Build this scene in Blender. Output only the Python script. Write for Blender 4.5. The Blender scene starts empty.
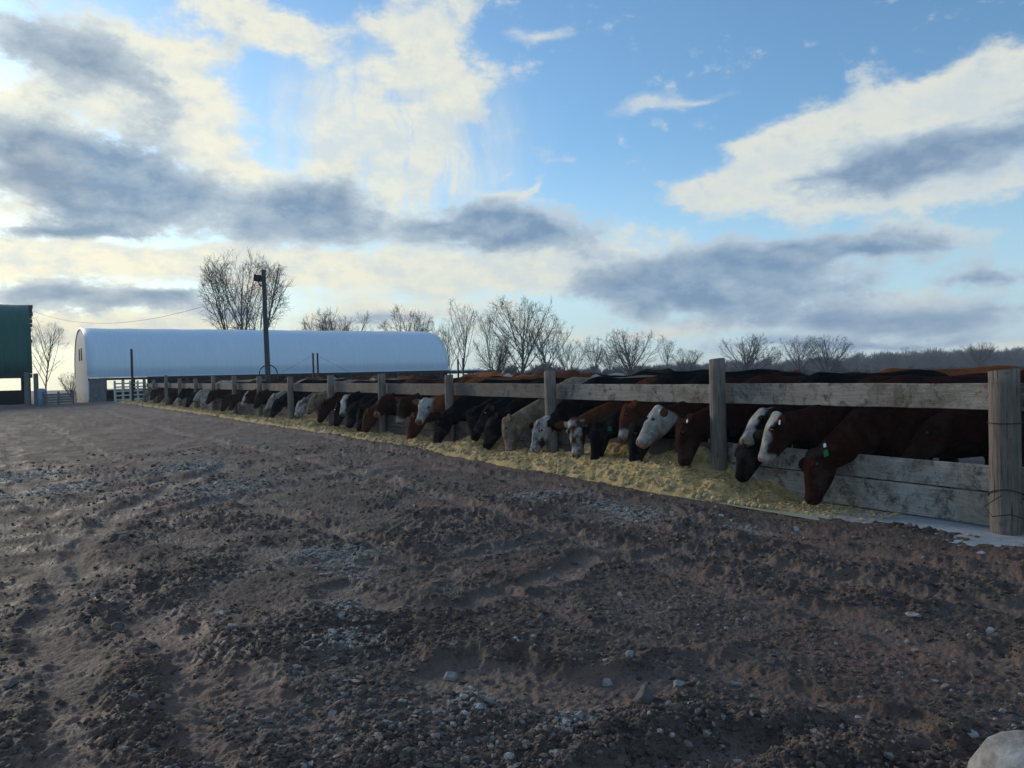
import bpy, bmesh, math, random
import numpy as np
from mathutils import Vector, Matrix
random.seed(7); rng = np.random.default_rng(7)
R = math.radians
scene = bpy.context.scene
COL = scene.collection

# ------------------------------------------------------------------ camera
F = 769.0; ROLL = R(1.5); PITCH = math.atan(10.0/769); EYE = 1.55
cam_d = bpy.data.cameras.new('camera'); cam = bpy.data.objects.new('camera', cam_d); COL.objects.link(cam)
cam_d.sensor_width = 36; cam_d.lens = 36*F/1024; cam_d.clip_start = .05; cam_d.clip_end = 9000
Mc = Matrix.Rotation(R(90)-PITCH, 4, 'X') @ Matrix.Rotation(-ROLL, 4, 'Z')
cam.matrix_world = Matrix.Translation((0, 0, EYE)) @ Mc
scene.camera = cam
M3 = np.array(Mc.to_3x3())
def ray(px, py):
    d = M3 @ np.array([(px-512)/F, (384-py)/F, -1.0]); return d/d[1]     # y component 1
CAM = np.array([0, 0, EYE])

# fence frame: origin at the nearest post, u runs along the fence away from us, n points out towards the yard
KZ = 6690/F; SL = .6658
NN = math.hypot(1, SL)
U = np.array([-SL/NN, 1/NN, 0]); N = np.array([-1/NN, -SL/NN, 0])
P0 = np.array([KZ-SL*6.66, 6.66, 0])
ANG = math.atan2(U[1], U[0])
def on_d(px, py, d):            # point on the ray that is d metres out from the fence line
    r = ray(px, py); t = (d-np.dot(CAM-P0, N))/np.dot(r, N); return CAM+r*t
def to_sd(p): q = np.asarray(p)-P0; return q@U, q@N
def from_sd(s, d, z=0): return P0+U*s+N*d+np.array([0, 0, z])
def on_z(px, py, z):
    r = ray(px, py); return CAM+r*((z-EYE)/r[2])
def at_y(px, py, Y): return CAM+ray(px, py)*Y
def fbase(s): return .0045*np.clip(s, -5, 70)

# ------------------------------------------------------------------ noise
def _h(ix, iy, seed):
    n = (ix.astype(np.int64)*374761393+iy.astype(np.int64)*668265263+seed*1442695041) & 0xffffffff
    n = ((n ^ (n >> 13))*1274126177) & 0xffffffff; n = n ^ (n >> 16)
    return (n & 0xffff)/65535.0
def vn(x, y, seed=0):
    x = np.asarray(x, float); y = np.asarray(y, float)
    ix = np.floor(x); iy = np.floor(y); fx = x-ix; fy = y-iy
    fx = fx*fx*fx*(fx*(fx*6-15)+10); fy = fy*fy*fy*(fy*(fy*6-15)+10)
    a = _h(ix, iy, seed); b = _h(ix+1, iy, seed); c = _h(ix, iy+1, seed); d = _h(ix+1, iy+1, seed)
    return (a+(b-a)*fx+(c-a)*fy+(a-b-c+d)*fx*fy)*2-1
def fbm(x, y, o=4, seed=0):
    s = 0; a = 1; t = 0
    for i in range(o):
        s = s+a*vn(x*1.03+i*17.3, y*1.03+i*9.1, seed+i); t += a; a *= .5
        x, y = (x*1.64+y*1.15), (-x*1.15+y*1.64)
    return s/t
def sst(a, b, x):
    t = np.clip((x-a)/(b-a), 0, 1); return t*t*(3-2*t)

# ------------------------------------------------------------------ mesh helpers
def tag(o, label=None, cat=None, group=None, kind=None):
    if label: o['label'] = label
    if cat: o['category'] = cat
    if group: o['group'] = group
    if kind: o['kind'] = kind
    return o
def empty(name, loc=(0, 0, 0), rz=0):
    o = bpy.data.objects.new(name, None); COL.objects.link(o); o.location = loc; o.rotation_euler = (0, 0, rz)
    o.empty_display_size = .2; return o
def link(name, me, mat=None, parent=None, loc=None):
    o = bpy.data.objects.new(name, me); COL.objects.link(o)
    if mat and not me.materials: me.materials.append(mat)
    if parent: o.parent = parent
    if loc is not None: o.location = loc
    return o
def npmesh(name, V, Fc, smooth=True, k=None):
    me = bpy.data.meshes.new(name); V = np.asarray(V, np.float32); Fc = np.asarray(Fc, np.int32); k = Fc.shape[1]
    me.vertices.add(len(V)); me.vertices.foreach_set('co', V.ravel())
    me.loops.add(Fc.size); me.loops.foreach_set('vertex_index', Fc.ravel())
    me.polygons.add(len(Fc)); me.polygons.foreach_set('loop_start', np.arange(0, Fc.size, k, dtype=np.int32))
    me.update(calc_edges=True)
    me.polygons.foreach_set('use_smooth', np.full(len(Fc), smooth)); me.update(); return me
def attr(me, name, vals, typ='FLOAT'):
    a = me.attributes.new(name, 'FLOAT' if typ == 'FLOAT' else 'FLOAT_COLOR', 'POINT')
    a.data.foreach_set('value' if typ == 'FLOAT' else 'color', np.asarray(vals, np.float32).ravel())
def bm_new(): return bmesh.new()
def bm_box(bm, c, s, rot=None, bev=0):
    r = bmesh.ops.create_cube(bm, size=1); vs = r['verts']
    for v in vs:
        p = Vector((v.co.x*s[0], v.co.y*s[1], v.co.z*s[2]))
        if rot: p = rot @ p
        v.co = p+Vector(c)
    if bev:
        es = list({e for v in vs for e in v.link_edges})
        bmesh.ops.bevel(bm, geom=es, offset=bev, segments=2, affect='EDGES', profile=.7)
    return bm
def bm_done(bm, name, mat, parent=None, loc=None, smooth=False):
    me = bpy.data.meshes.new(name); bm.to_mesh(me); bm.free()
    if smooth:
        for p in me.polygons: p.use_smooth = True
    return link(name, me, mat, parent, loc)
def box_obj(name, c, s, mat, parent=None, rz=0, bev=.01):
    rot = Matrix.Rotation(rz, 3, 'Z') if rz else None
    return bm_done(bm_box(bm_new(), c, s, rot, bev), name, mat, parent)
def frame(a):
    a = a/np.linalg.norm(a); ref = np.array([0, 0, 1.]) if abs(a[2]) < .9 else np.array([1., 0, 0])
    s = np.cross(ref, a); s /= np.linalg.norm(s); return s, np.cross(a, s)
def tubes(segs, k):
    """segs: array (n, 8) p0 p1 r0 r1 -> separate prisms"""
    S = np.asarray(segs, float); n = len(S); a = S[:, 3:6]-S[:, :3]; L = np.linalg.norm(a, axis=1, keepdims=True); a = a/np.maximum(L, 1e-6)
    ref = np.where(np.abs(a[:, 2:3]) < .9, np.array([[0, 0, 1.]]), np.array([[1., 0, 0]]))
    s = np.cross(ref, a); s /= np.linalg.norm(s, axis=1, keepdims=True); t = np.cross(a, s)
    V = np.zeros((n, 2*k, 3))
    for i in range(k):
        w = 2*math.pi*i/k; o = s*math.cos(w)+t*math.sin(w)
        V[:, i] = S[:, :3]+o*S[:, 6:7]; V[:, k+i] = S[:, 3:6]+o*S[:, 7:8]
    q = np.array([[i, (i+1) % k, k+(i+1) % k, k+i] for i in range(k)])
    Fc = (q[None]+(np.arange(n)*2*k)[:, None, None]).reshape(-1, 4)
    return V.reshape(-1, 3), Fc
def tube_path(bm, pts, rad, k=8, caps=True):
    pts = [np.asarray(p, float) for p in pts]; rings = []
    if not hasattr(rad, '__len__'): rad = [rad]*len(pts)
    for i, p in enumerate(pts):
        a = pts[min(i+1, len(pts)-1)]-pts[max(i-1, 0)]; s, t = frame(a)
        rings.append([bm.verts.new(Vector(p+rad[i]*(s*math.cos(2*math.pi*j/k)+t*math.sin(2*math.pi*j/k)))) for j in range(k)])
    for a, b in zip(rings, rings[1:]):
        for j in range(k): bm.faces.new((a[j], a[(j+1) % k], b[(j+1) % k], b[j]))
    if caps: bm.faces.new(rings[0][::-1]); bm.faces.new(rings[-1])
    return bm
def loft(bm, secs, k=14):
    """secs: list of (centre, side vec*w, up vec*h); closed tube with rounded ends"""
    rings = []
    for c, s, t in secs:
        rings.append([bm.verts.new(Vector(c+s*math.cos(2*math.pi*j/k)+t*math.sin(2*math.pi*j/k))) for j in range(k)])
    for a, b in zip(rings, rings[1:]):
        for j in range(k): bm.faces.new((a[j], a[(j+1) % k], b[(j+1) % k], b[j]))
    bm.faces.new(rings[0][::-1]); bm.faces.new(rings[-1])

# ------------------------------------------------------------------ materials
class NT:
    def __init__(s, nt): s.nt = nt; s.N = nt.nodes; s.L = nt.links; s.x = 0
    def n(s, t, ins=None, **kw):
        nd = s.N.new(t)
        for k_, v in kw.items(): setattr(nd, k_, v)
        for k_, v in (ins or {}).items():
            if isinstance(v, bpy.types.NodeSocket): s.L.new(v, nd.inputs[k_])
            else: nd.inputs[k_].default_value = v
        return nd
    def m(s, op, a, b=0, c=0, clamp=False):
        nd = s.n('ShaderNodeMath', {0: a, 1: b, 2: c}, operation=op, use_clamp=clamp); return nd.outputs[0]
    def mix(s, f, a, b, bt='MIX'):
        nd = s.n('ShaderNodeMix', {0: f, 6: a, 7: b}, data_type='RGBA', blend_type=bt); return nd.outputs[2]
    def noise(s, vec, sc, det=4, rough=.55, dist=0):
        return s.n('ShaderNodeTexNoise', {'Vector': vec, 'Scale': sc, 'Detail': det, 'Roughness': rough, 'Distortion': dist}).outputs[0]
    def ramp(s, f, stops, interp='LINEAR'):
        nd = s.n('ShaderNodeValToRGB', {0: f}); cr = nd.color_ramp; cr.interpolation = interp
        while len(cr.elements) > 1: cr.elements.remove(cr.elements[-1])
        cr.elements[0].position = stops[0][0]; cr.elements[0].color = c4(stops[0][1])
        for p, c in stops[1:]: e = cr.elements.new(p); e.color = c4(c)
        return nd.outputs[0]
    def rng(s, v, a, b, c=0, d=1, it='LINEAR'):
        return s.n('ShaderNodeMapRange', {0: v, 1: a, 2: b, 3: c, 4: d}, interpolation_type=it).outputs[0]
    def scale(s, vec, sx, sy, sz):
        return s.n('ShaderNodeVectorMath', {0: vec, 1: (sx, sy, sz)}, operation='MULTIPLY').outputs[0]
def c4(c):
    if not hasattr(c, '__len__'): c = (c, c, c)
    return tuple(c)+(1,) if len(c) == 3 else tuple(c)
def mat(name, fn, rough=.9, metal=0, spec=.3):
    m = bpy.data.materials.new(name); m.use_nodes = True; t = NT(m.node_tree); b = t.N['Principled BSDF']
    b.inputs['Roughness'].default_value = rough; b.inputs['Metallic'].default_value = metal; b.inputs['Specular IOR Level'].default_value = spec
    r = fn(t, b)
    if r is not None: t.L.new(r, b.inputs['Base Color'])
    return m
def bump(t, b, h, strength=.5, dist=.01):
    nd = t.n('ShaderNodeBump', {'Height': h, 'Strength': strength, 'Distance': dist}); t.L.new(nd.outputs[0], b.inputs['Normal'])
def objc(t): return t.n('ShaderNodeTexCoord').outputs['Object']
def geop(t): return t.n('ShaderNodeNewGeometry').outputs['Position']
def rnd(t): return t.n('ShaderNodeObjectInfo').outputs['Random']

def m_plain(name, c, rough=.8, metal=0, var=.25, sc=6, b_=.3, bs=40):
    def f(t, b):
        o = objc(t); n1 = t.noise(o, sc, 5, .65)
        bump(t, b, t.noise(o, bs, 3), b_, .004)
        return t.mix(t.rng(n1, .3, .7), c4([x*(1-var) for x in c]), c4([min(1, x*(1+var)) for x in c]))
    return mat(name, f, rough, metal)

def f_wood(pale, dark, spot, spotamt, rust=False):
    def f(t, b):
        o = t.n('ShaderNodeVectorMath', {0: objc(t), 1: t.n('ShaderNodeCombineXYZ', {0: t.m('MULTIPLY', rnd(t), 37.), 1: t.m('MULTIPLY', rnd(t), 11.), 2: 3.}).outputs[0]}, operation='ADD').outputs[0]
        g = t.noise(t.scale(o, 1.2, 22, 22), 3, 7, .7, .4)
        g2 = t.noise(t.scale(o, .6, 60, 60), 3, 4, .6)
        big = t.noise(o, 1.6, 4, .6)
        col = t.mix(t.rng(t.m('ADD', t.m('MULTIPLY', g, .7), t.m('MULTIPLY', big, .4)), .38, .7), c4(dark), c4(pale))
        bl = t.noise(t.scale(o, 1, 1, .8), 6.5, 7, .72, .3); sp0 = t.noise(o, 24, 4, .7)
        msk = t.m('MULTIPLY', t.rng(bl, spotamt, spotamt+.09, 0, .9), t.rng(sp0, .38, .55, .25, 1))
        col = t.mix(msk, col, c4(spot))
        sp = t.noise(o, 38, 3, .7)
        col = t.mix(t.rng(sp, .6, .68, 0, .6), col, c4([x*.7 for x in spot]))
        col = t.mix(t.rng(t.noise(o, 2.4, 6, .72, .8), .5, .6, 0, .55), col, c4([spot[0]*1.9, spot[1]*1.75, spot[2]*1.6]))
        seam = t.rng(g2, .3, .36, .55, 0)
        col = t.mix(seam, col, c4([x*.5 for x in dark]))
        if rust:
            rs = t.noise(t.scale(o, 1.3, 1, .25), 1.8, 3, .6); col = t.mix(t.rng(rs, .6, .72, 0, .55), col, (.2, .11, .04, 1))
        hh = t.m('ADD', t.m('MULTIPLY', g2, .6), t.m('MULTIPLY', g, .8))
        bump(t, b, hh, .55, .012)
        return col
    return f
M = {}
M['board'] = mat('weathered whitewashed board', f_wood((.42, .365, .31), (.20, .165, .138), (.07, .055, .045), .505))
M['curb'] = mat('whitewashed curb board', f_wood((.47, .42, .365), (.23, .195, .165), (.07, .054, .043), .515, True))
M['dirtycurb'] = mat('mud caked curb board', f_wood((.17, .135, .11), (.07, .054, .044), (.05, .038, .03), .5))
M['railold'] = mat('old brown rail board', f_wood((.24, .20, .17), (.11, .088, .073), (.07, .055, .046), .53))
def f_post(pale, dark):
    def f(t, b):
        o = t.n('ShaderNodeVectorMath', {0: objc(t), 1: t.n('ShaderNodeCombineXYZ', {0: t.m('MULTIPLY', rnd(t), 37.), 1: 0., 2: 3.}).outputs[0]}, operation='ADD').outputs[0]
        g = t.noise(t.scale(o, 14, 14, .9), 2.5, 7, .7, .3); big = t.noise(o, 2.2, 4, .6)
        crack = t.noise(t.scale(o, 34, 34, 1.1), 2.2, 3, .6)
        col = t.mix(t.rng(t.m('ADD', t.m('MULTIPLY', g, .7), t.m('MULTIPLY', big, .45)), .4, .75), c4(dark), c4(pale))
        col = t.mix(t.rng(crack, .34, .4, .8, 0), col, (.02, .018, .016, 1))
        col = t.mix(t.rng(t.noise(o, 7, 5, .7, .5), .6, .68, 0, .6), col, (.035, .03, .026, 1))
        bump(t, b, t.m('ADD', crack, g), .8, .02); return col
    return f
M['post'] = mat('weathered round post', f_post((.29, .24, .20), (.11, .088, .07)))
M['endcut'] = mat('cut end grain', lambda t, b: t.mix(t.noise(objc(t), 30, 5, .7), (.06, .05, .035, 1), (.3, .25, .15, 1)))
M['steel'] = m_plain('dark steel', (.035, .036, .038), .55, .4)
M['galv'] = m_plain('grey painted pole', (.055, .065, .07), .6, .1)
M['wire'] = m_plain('rusty wire', (.03, .025, .022), .6, .5)
M['cream'] = m_plain('cream painted gate rail', (.5, .49, .4), .7, 0, .15)
M['greyboard'] = mat('grey barn board', f_wood((.2, .2, .2), (.1, .1, .1), (.05, .045, .04), .63))
M['darkwood'] = m_plain('dark barn timber', (.035, .03, .028), .9, 0, .4)
M['blue'] = m_plain('faded blue drum', (.16, .28, .42), .6, 0, .15)

def f_white_metal(t, b):
    o = objc(t); rib = t.n('ShaderNodeTexWave', {'Vector': o, 'Scale': 1.6, 'Distortion': 0.}, bands_direction='X').outputs[1]
    bump(t, b, rib, .04, .02)
    st = t.noise(t.scale(o, 3, .25, .25), 2, 5, .6)
    return t.mix(t.rng(st, .35, .7), (.60, .72, .82, 1), (.68, .79, .88, 1))
M['whiteroof'] = mat('white steel roofing', f_white_metal, .42, 0, .5)
def f_gable(t, b):
    o = objc(t); n1 = t.noise(t.scale(o, 1, 1, 1), 1.2, 5, .6)
    z = t.n('ShaderNodeSeparateXYZ', {0: o}).outputs[2]
    dirt = t.m('MULTIPLY', t.rng(z, .0, 1.1, 1, 0), t.rng(t.noise(o, 3.5, 4, .7), .42, .55))
    c = t.mix(t.rng(n1, .3, .7), (.66, .69, .72, 1), (.76, .77, .78, 1))
    return t.mix(dirt, c, (.16, .13, .11, 1))
M['gable'] = mat('white gable sheeting', f_gable, .6)
def f_green(t, b):
    o = objc(t); rib = t.n('ShaderNodeTexWave', {'Vector': o, 'Scale': 1.4, 'Distortion': 0.}, bands_direction='X').outputs[1]
    bump(t, b, rib, .35, .03)
    st = t.noise(t.scale(o, 2, .3, .3), 2, 5, .65)
    return t.mix(t.rng(st, .35, .7), (.008, .075, .055, 1), (.013, .105, .078, 1))
M['green'] = mat('dark green sheeting', f_green, .6)

def f_hide(t, b):
    c = t.n('ShaderNodeAttribute', attribute_name='coat').outputs['Color']; o = objc(t)
    n1 = t.noise(o, 9, 6, .7); n2 = t.noise(t.scale(o, 20, 60, 60), 3, 4, .7)
    v = t.m('ADD', t.m('MULTIPLY', n1, .9), t.m('MULTIPLY', n2, .6))
    c = t.mix(1, c, t.ramp(t.rng(v, .45, 1.05), [(.1, (.45, .42, .4)), (.9, (1.5, 1.45, 1.4))]), 'MULTIPLY')
    n1 = t.m('ADD', n1, t.m('MULTIPLY', t.noise(o, 60, 4, .75), .5))
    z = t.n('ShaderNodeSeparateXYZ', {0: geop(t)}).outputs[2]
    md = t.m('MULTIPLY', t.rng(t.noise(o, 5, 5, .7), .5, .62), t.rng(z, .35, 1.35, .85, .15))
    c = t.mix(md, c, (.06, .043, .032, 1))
    bump(t, b, t.m('ADD', n1, t.m('MULTIPLY', n2, .9)), 1.0, .02)
    return c
M['hide'] = mat('cattle hide', f_hide, .9, 0, .03)
M['hide'].node_tree.nodes['Principled BSDF'].inputs['Sheen Weight'].default_value = 0.0
M['eye'] = mat('eye', lambda t, b: None, .15, 0, .6); M['eye'].node_tree.nodes['Principled BSDF'].inputs['Base Color'].default_value = (.008, .006, .005, 1)
M['taggreen'] = m_plain('green plastic', (.003, .10, .045), 1.0, 0, .1)
M['tagwhite'] = m_plain('white plastic', (.6, .6, .58), .5, 0, .05)
M['hoof'] = m_plain('hoof', (.02, .018, .016))
M['bark'] = m_plain('grey bark', (.075, .066, .06), .95, 0, .3, 2)
M['barkpale'] = m_plain('pale grey bark', (.15, .14, .13), .95, 0, .25, 2)
M['farwood'] = m_plain('far wood twigs', (.085, .08, .085), .95, 0, .3, .2)

def f_ground(t, b):
    p = geop(t); sm = t.n('ShaderNodeAttribute', attribute_name='smooth_mask').outputs['Fac']
    ch = t.n('ShaderNodeAttribute', attribute_name='chalk').outputs['Fac']
    rp_ = t.n('ShaderNodeMapping', {0: p, 2: (0, 0, -ANG), 3: (.45, 1.25, 1)}, vector_type='POINT').outputs[0]; n0 = t.noise(rp_, .75, 6, .62, .5); n1 = t.noise(p, 3.2, 6, .7, .3); n2 = t.noise(p, 26, 5, .72); n3 = t.noise(p, 90, 3, .7)
    dark = t.mix(t.rng(n1, .35, .65), (.054, .038, .030, 1), (.120, .084, .064, 1))
    dark = t.mix(t.rng(n2, .5, .7, 0, .7), dark, (.215, .158, .115, 1))
    lite = t.mix(t.rng(n0, .35, .65), (.185, .134, .102, 1), (.225, .152, .110, 1))
    lite = t.mix(t.rng(n2, .4, .62, 0, .5), lite, (.12, .088, .07, 1))
    fac = t.m('ADD', t.m('MULTIPLY', sm, .95), t.rng(n0, .5, .75, 0, .28), clamp=True)
    c = t.mix(fac, dark, lite)
    red = t.rng(t.noise(p, .8, 4, .6),   .52, .68, 0, .38); c = t.mix(red, c, (.22, .105, .07, 1))
    chm = t.m('MULTIPLY', ch, t.rng(t.noise(p, 11, 5, .75), .44, .56)); c = t.mix(chm, c, (.36, .33, .285, 1))
    far = t.n('ShaderNodeAttribute', attribute_name='field').outputs['Fac']
    c = t.mix(far, c, (.085, .08, .05, 1))
    vor = t.n('ShaderNodeTexVoronoi', {'Vector': p, 'Scale': 34.0, 'Randomness': 1.}).outputs[0]
    h = t.m('ADD', t.m('MULTIPLY', n2, 1.0), t.m('MULTIPLY', n3, .5)); h = t.m('SUBTRACT', h, t.m('MULTIPLY', vor, .45))
    bump(t, b, h, .9, .022)
    t.L.new(t.rng(t.noise(p, 2.2, 4), .35, .65, .62, .95), b.inputs['Roughness'])
    return c
M['ground'] = mat('churned mud', f_ground, .85, 0, .3)
def f_stone(cs):
    def f(t, b):
        r = t.n('ShaderNodeNewGeometry').outputs['Random Per Island']; o = objc(t)
        c = t.ramp(r, [(i/(len(cs)-1), x) for i, x in enumerate(cs)])
        c = t.mix(t.rng(t.noise(o, 45, 4, .7), .45, .65, 0, .5), c, (.06, .048, .04, 1))
        bump(t, b, t.noise(o, 90, 3), .4, .004); return c
    return f
M['gravel'] = mat('mixed gravel', f_stone([(.11, .083, .068), (.19, .148, .12), (.13, .094, .073), (.17, .137, .115), (.30, .262, .23), (.15, .122, .103), (.13, .10, .083), (.46, .43, .39)]), .85)
M['clod'] = mat('mud clods', f_stone([(.065, .046, .037), (.115, .083, .066), (.08, .059, .048), (.15, .112, .09)]), .95)
M['chalk'] = mat('pale crushed limestone', f_stone([(.28, .26, .23), (.40, .38, .345), (.22, .19, .16), (.48, .46, .42)]), .85)
M['stone'] = mat('pale stone', lambda t, b: (bump(t, b, t.noise(objc(t), 30, 6, .7), .6, .01), t.mix(t.rng(t.noise(objc(t), 9, 6, .7), .35, .7), (.15, .13, .11, 1), (.46, .45, .44, 1)))[1], .8)
M['browstone'] = mat('muddy stone', lambda t, b: (bump(t, b, t.noise(objc(t), 30, 6, .7), .6, .01), t.mix(t.rng(t.noise(objc(t), 9, 6, .7), .35, .7), (.07, .06, .055, 1), (.16, .14, .125, 1)))[1], .85)
def f_feed(t, b):
    p = geop(t); n1 = t.noise(p, 4, 5, .65); n2 = t.noise(p, 55, 5, .75); n3 = t.noise(p, 18, 4, .7)
    c = t.mix(t.rng(n1, .35, .65), (.46, .30, .11, 1), (.64, .45, .20, 1))
    c = t.mix(t.rng(n2, .5, .62), c, (.78, .6, .32, 1)); c = t.mix(t.rng(n3, .55, .7, 0, .6), c, (.33, .23, .09, 1))
    bump(t, b, t.m('ADD', n2, n3), 1, .02); return c
M['feed'] = mat('yellow silage', f_feed, .95)
M['flake'] = mat('silage flakes', f_stone([(.42, .28, .10), (.66, .47, .21), (.52, .37, .15), (.8, .63, .36)]), .95)
M['potato'] = mat('potato skin', f_stone([(.55, .42, .21), (.62, .5, .3), (.48, .35, .17)]), .75)
def f_conc(t, b):
    p = geop(t); n1 = t.noise(p, 2.5, 6, .7, .3); n2 = t.noise(p, 40, 4, .7)
    c = t.mix(t.rng(n1, .35, .7), (.24, .26, .27, 1), (.42, .45, .47, 1))
    q = t.n('ShaderNodeVectorMath', {0: p, 1: tuple(P0)}, operation='SUBTRACT').outputs[0]
    s = t.n('ShaderNodeVectorMath', {0: q, 1: tuple(U)}, operation='DOT_PRODUCT').outputs['Value']
    sp = t.m('ADD', t.rng(s, .6, 2.2), t.m('MULTIPLY', n1, .7)); sp = t.rng(sp, .6, 1.0, .0, .75)
    c = t.mix(sp, c, (.33, .30, .15, 1)); c = t.mix(t.rng(n2, .56, .7, 0, .7), c, (.12, .1, .07, 1))
    bump(t, b, n2, .4, .006); return c
M['concrete'] = mat('stained concrete', f_conc, .8)

# ------------------------------------------------------------------ ground
def yard_lip(s):                                            # height of the yard beside the feed strip
    return np.interp(s, [-3, 0, 2.5, 7, 16, 29, 48, 62, 80], [.045, .055, .085, .17, .27, .35, .42, .30, .1])
def edge(s): return np.interp(s, [-4, 0, .5, 1.0, 2.0, 4, 60], [.14, .15, .30, .46, .60, .66, .66])
def pix_line(pts, z=.1): return [on_z(px, py, z)[:2] for px, py in pts]
TR = [ (pix_line([(55, 790), (60, 700), (58, 620), (78, 560), (130, 505), (230, 465)]), .16, -.035, 1),
       (pix_line([(215, 800), (205, 720), (188, 655)]), .12, -.03, 1.0),
       (pix_line([(-20, 610), (25, 585), (50, 560)]), .10, -.02, .9),
       (pix_line([(330, 585), (400, 606), (470, 604), (540, 575), (590, 552), (700, 548), (820, 570), (1000, 600)]), .13, -.04, .95),
       (pix_line([(300, 560), (430, 562), (520, 540), (620, 520), (780, 545)]), .10, -.03, .6),
       (pix_line([(455, 675), (520, 688), (590, 690), (630, 680)]), .20, -.03, 1.5),
       (pix_line([(600, 790), (680, 765), (760, 745)]), .12, -.05, .8),
       (pix_line([(250, 668), (262, 690)]), .12, -.01, 1.1),
       (pix_line([(150, 520), (260, 490), (420, 470), (560, 482), (700, 515), (860, 535), (1000, 560)]), .14, -.03, .5),
       (pix_line([(0, 520), (180, 480), (350, 450), (520, 470)]), .3, -.03, .45),
       (pix_line([(0, 480), (150, 450), (260, 428), (180, 412)]), .35, -.02, .5),
       (pix_line([(60, 440), (160, 420), (100, 408)]), .4, -.02, .5) ]
for off_, w_, a_ in ((1.35, .13, .7), (3.1, .14, .7), (4.6, .12, .5), (6.3, .15, .6), (8.4, .2, .5), (10.6, .2, .5), (13.5, .3, .5)):
    TR.append(([from_sd(s_, off_+.25*math.sin(s_*.21+off_)+.05*s_*(off_ > 4))[:2] for s_ in (-5, -1, 2, 5, 9, 14, 20, 28, 40)], w_, -.035, a_))
CH = [(60, 490, .5), (222, 490, .55), (20, 478, .5), (190, 470, .5), (345, 556, .2), (310, 552, .14), (345, 605, .12), (345, 640, .14), (575, 724, .1), (470, 705, .12), (640, 512, .36), (560, 495, .26), (612, 506, .2), (530, 498, .2), (740, 524, .15)]
CHP = [(on_z(a, b, .1)[:2], r) for a, b, r in CH]
RIDGE = [(pix_line([(560, 800), (620, 745), (690, 716), (800, 712), (930, 712)]), .10, .085), (pix_line([(430, 655), (520, 655), (600, 668), (660, 650), (740, 640)]), .08, .05),
         (pix_line([(400, 545), (480, 545), (560, 530)]), .10, .035), (pix_line([(310, 575), (420, 590), (520, 565), (600, 538)]), .07, .03), (pix_line([(0, 540), (150, 540), (300, 520), (480, 512)]), .18, .03),
         (pix_line([(820, 760), (900, 735), (1000, 725)]), .08, .06), (pix_line([(380, 505), (420, 482)]), .1, .04)]
def dpoly(x, y, pts):
    best = np.full(x.shape, 1e9)
    for a, b in zip(pts, pts[1:]):
        ab = b-a; L2 = ab@ab; t = np.clip(((x-a[0])*ab[0]+(y-a[1])*ab[1])/L2, 0, 1)
        best = np.minimum(best, np.hypot(x-a[0]-t*ab[0], y-a[1]-t*ab[1]))
    return best
def masks(x, y):
    wx = x+.13*fbm(x*2.1, y*2.1, 3, 50)+.10*fbm(x*8, y*8, 3, 52); wy = y+.13*fbm(x*2.1, y*2.1, 3, 60)+.10*fbm(x*8, y*8, 3, 62)
    sm = np.zeros(x.shape); dz = np.zeros(x.shape)
    for pts, w, dep, am in TR:
        d = dpoly(wx, wy, pts); g = np.exp(-(d/w)**4); sm = np.maximum(sm, am*g); dz += dep*g-dep*.55*np.exp(-((d-1.55*w)/(w*.45))**2)
    for pts, w, hh in RIDGE:
        d = dpoly(wx, wy, pts); dz += hh*np.exp(-(d/w)**2)
    ch = np.zeros(x.shape)
    for p, r in CHP: ch = np.maximum(ch, np.exp(-(((wx-p[0])/r)**2+((wy-p[1])/r)**2*.6)))
    return np.clip(sm, 0, 1), dz, ch
def gheight(x, y, full=False):
    x = np.asarray(x, float); y = np.asarray(y, float)
    qx = x-P0[0]; qy = y-P0[1]; s = qx*U[0]+qy*U[1]; d = qx*N[0]+qy*N[1]; r = np.hypot(x, y)
    yard = .085-.03*sst(20, 60, r)
    lip = yard_lip(s); near = np.exp(-np.clip(d-.6, 0, None)/3.5)*(s > -6)
    z = yard+(lip-yard)*near
    sm, dz, ch = masks(x, y)
    fade = np.clip(1.6-r/14, .12, 1)
    rough = (1-.62*sm)
    z = z+.035*fbm(x*.45, y*.45, 3, 1)+.02*fbm(x*1.5, y*1.5, 3, 9)*rough
    clump = sst(-.25, .35, fbm(x*1.1, y*1.1, 3, 33))
    b1 = 1-np.abs(fbm(x*7, y*7, 3, 5))*2.2; b2 = 1-np.abs(fbm(x*17, y*17, 2, 7))*2.2
    z = z+(.028*b1*clump+.014*b2*(.4+clump*.6))*rough*fade+.007*fbm(x*40, y*40, 3, 11)*fade
    z = z+(.018*(1-2.2*np.abs(fbm(x*2.4, y*2.4, 4, 15)))*rough*clump+.014*fbm(x*5, y*5, 3, 18)*rough)*sst(3, 9, r)
    z = z+.62*dz*np.clip(1.3-r/40, .3, 1)
    # feed pad cut and the pen behind the fence
    e = edge(s)+.05*fbm(s*3, d*3+7, 3, 21)
    inside = (s > -8) & (s < 66)
    cut = 1-sst(-.02, .14, d-e)
    pen = .0+fbase(s)+.02*fbm(x*2, y*2, 3, 41)-.03
    zz = z*(1-cut)+(pen)*cut
    z = np.where(inside, zz, z)
    far = -.009*np.clip(r-62, 0, 2600)
    z = z+far*(1)+.6*fbm(x*.01, y*.01, 2, 70)*sst(120, 400, r)
    if full: return z, sm, ch, sst(58, 75, r)
    return z
ks = np.concatenate([np.arange(520, 16, -1.0)]); rr = 1115/ks
rr = np.concatenate([[.15, .4, .7, 1.0, 1.3, 1.55, 1.75, 1.9, 2.0, 2.08], rr, np.geomspace(rr[-1]*1.06, 5000, 56)])
th = np.concatenate([np.linspace(R(-43), R(43), 1150), np.linspace(R(43), R(317), 150)[1:-1]])
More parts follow.
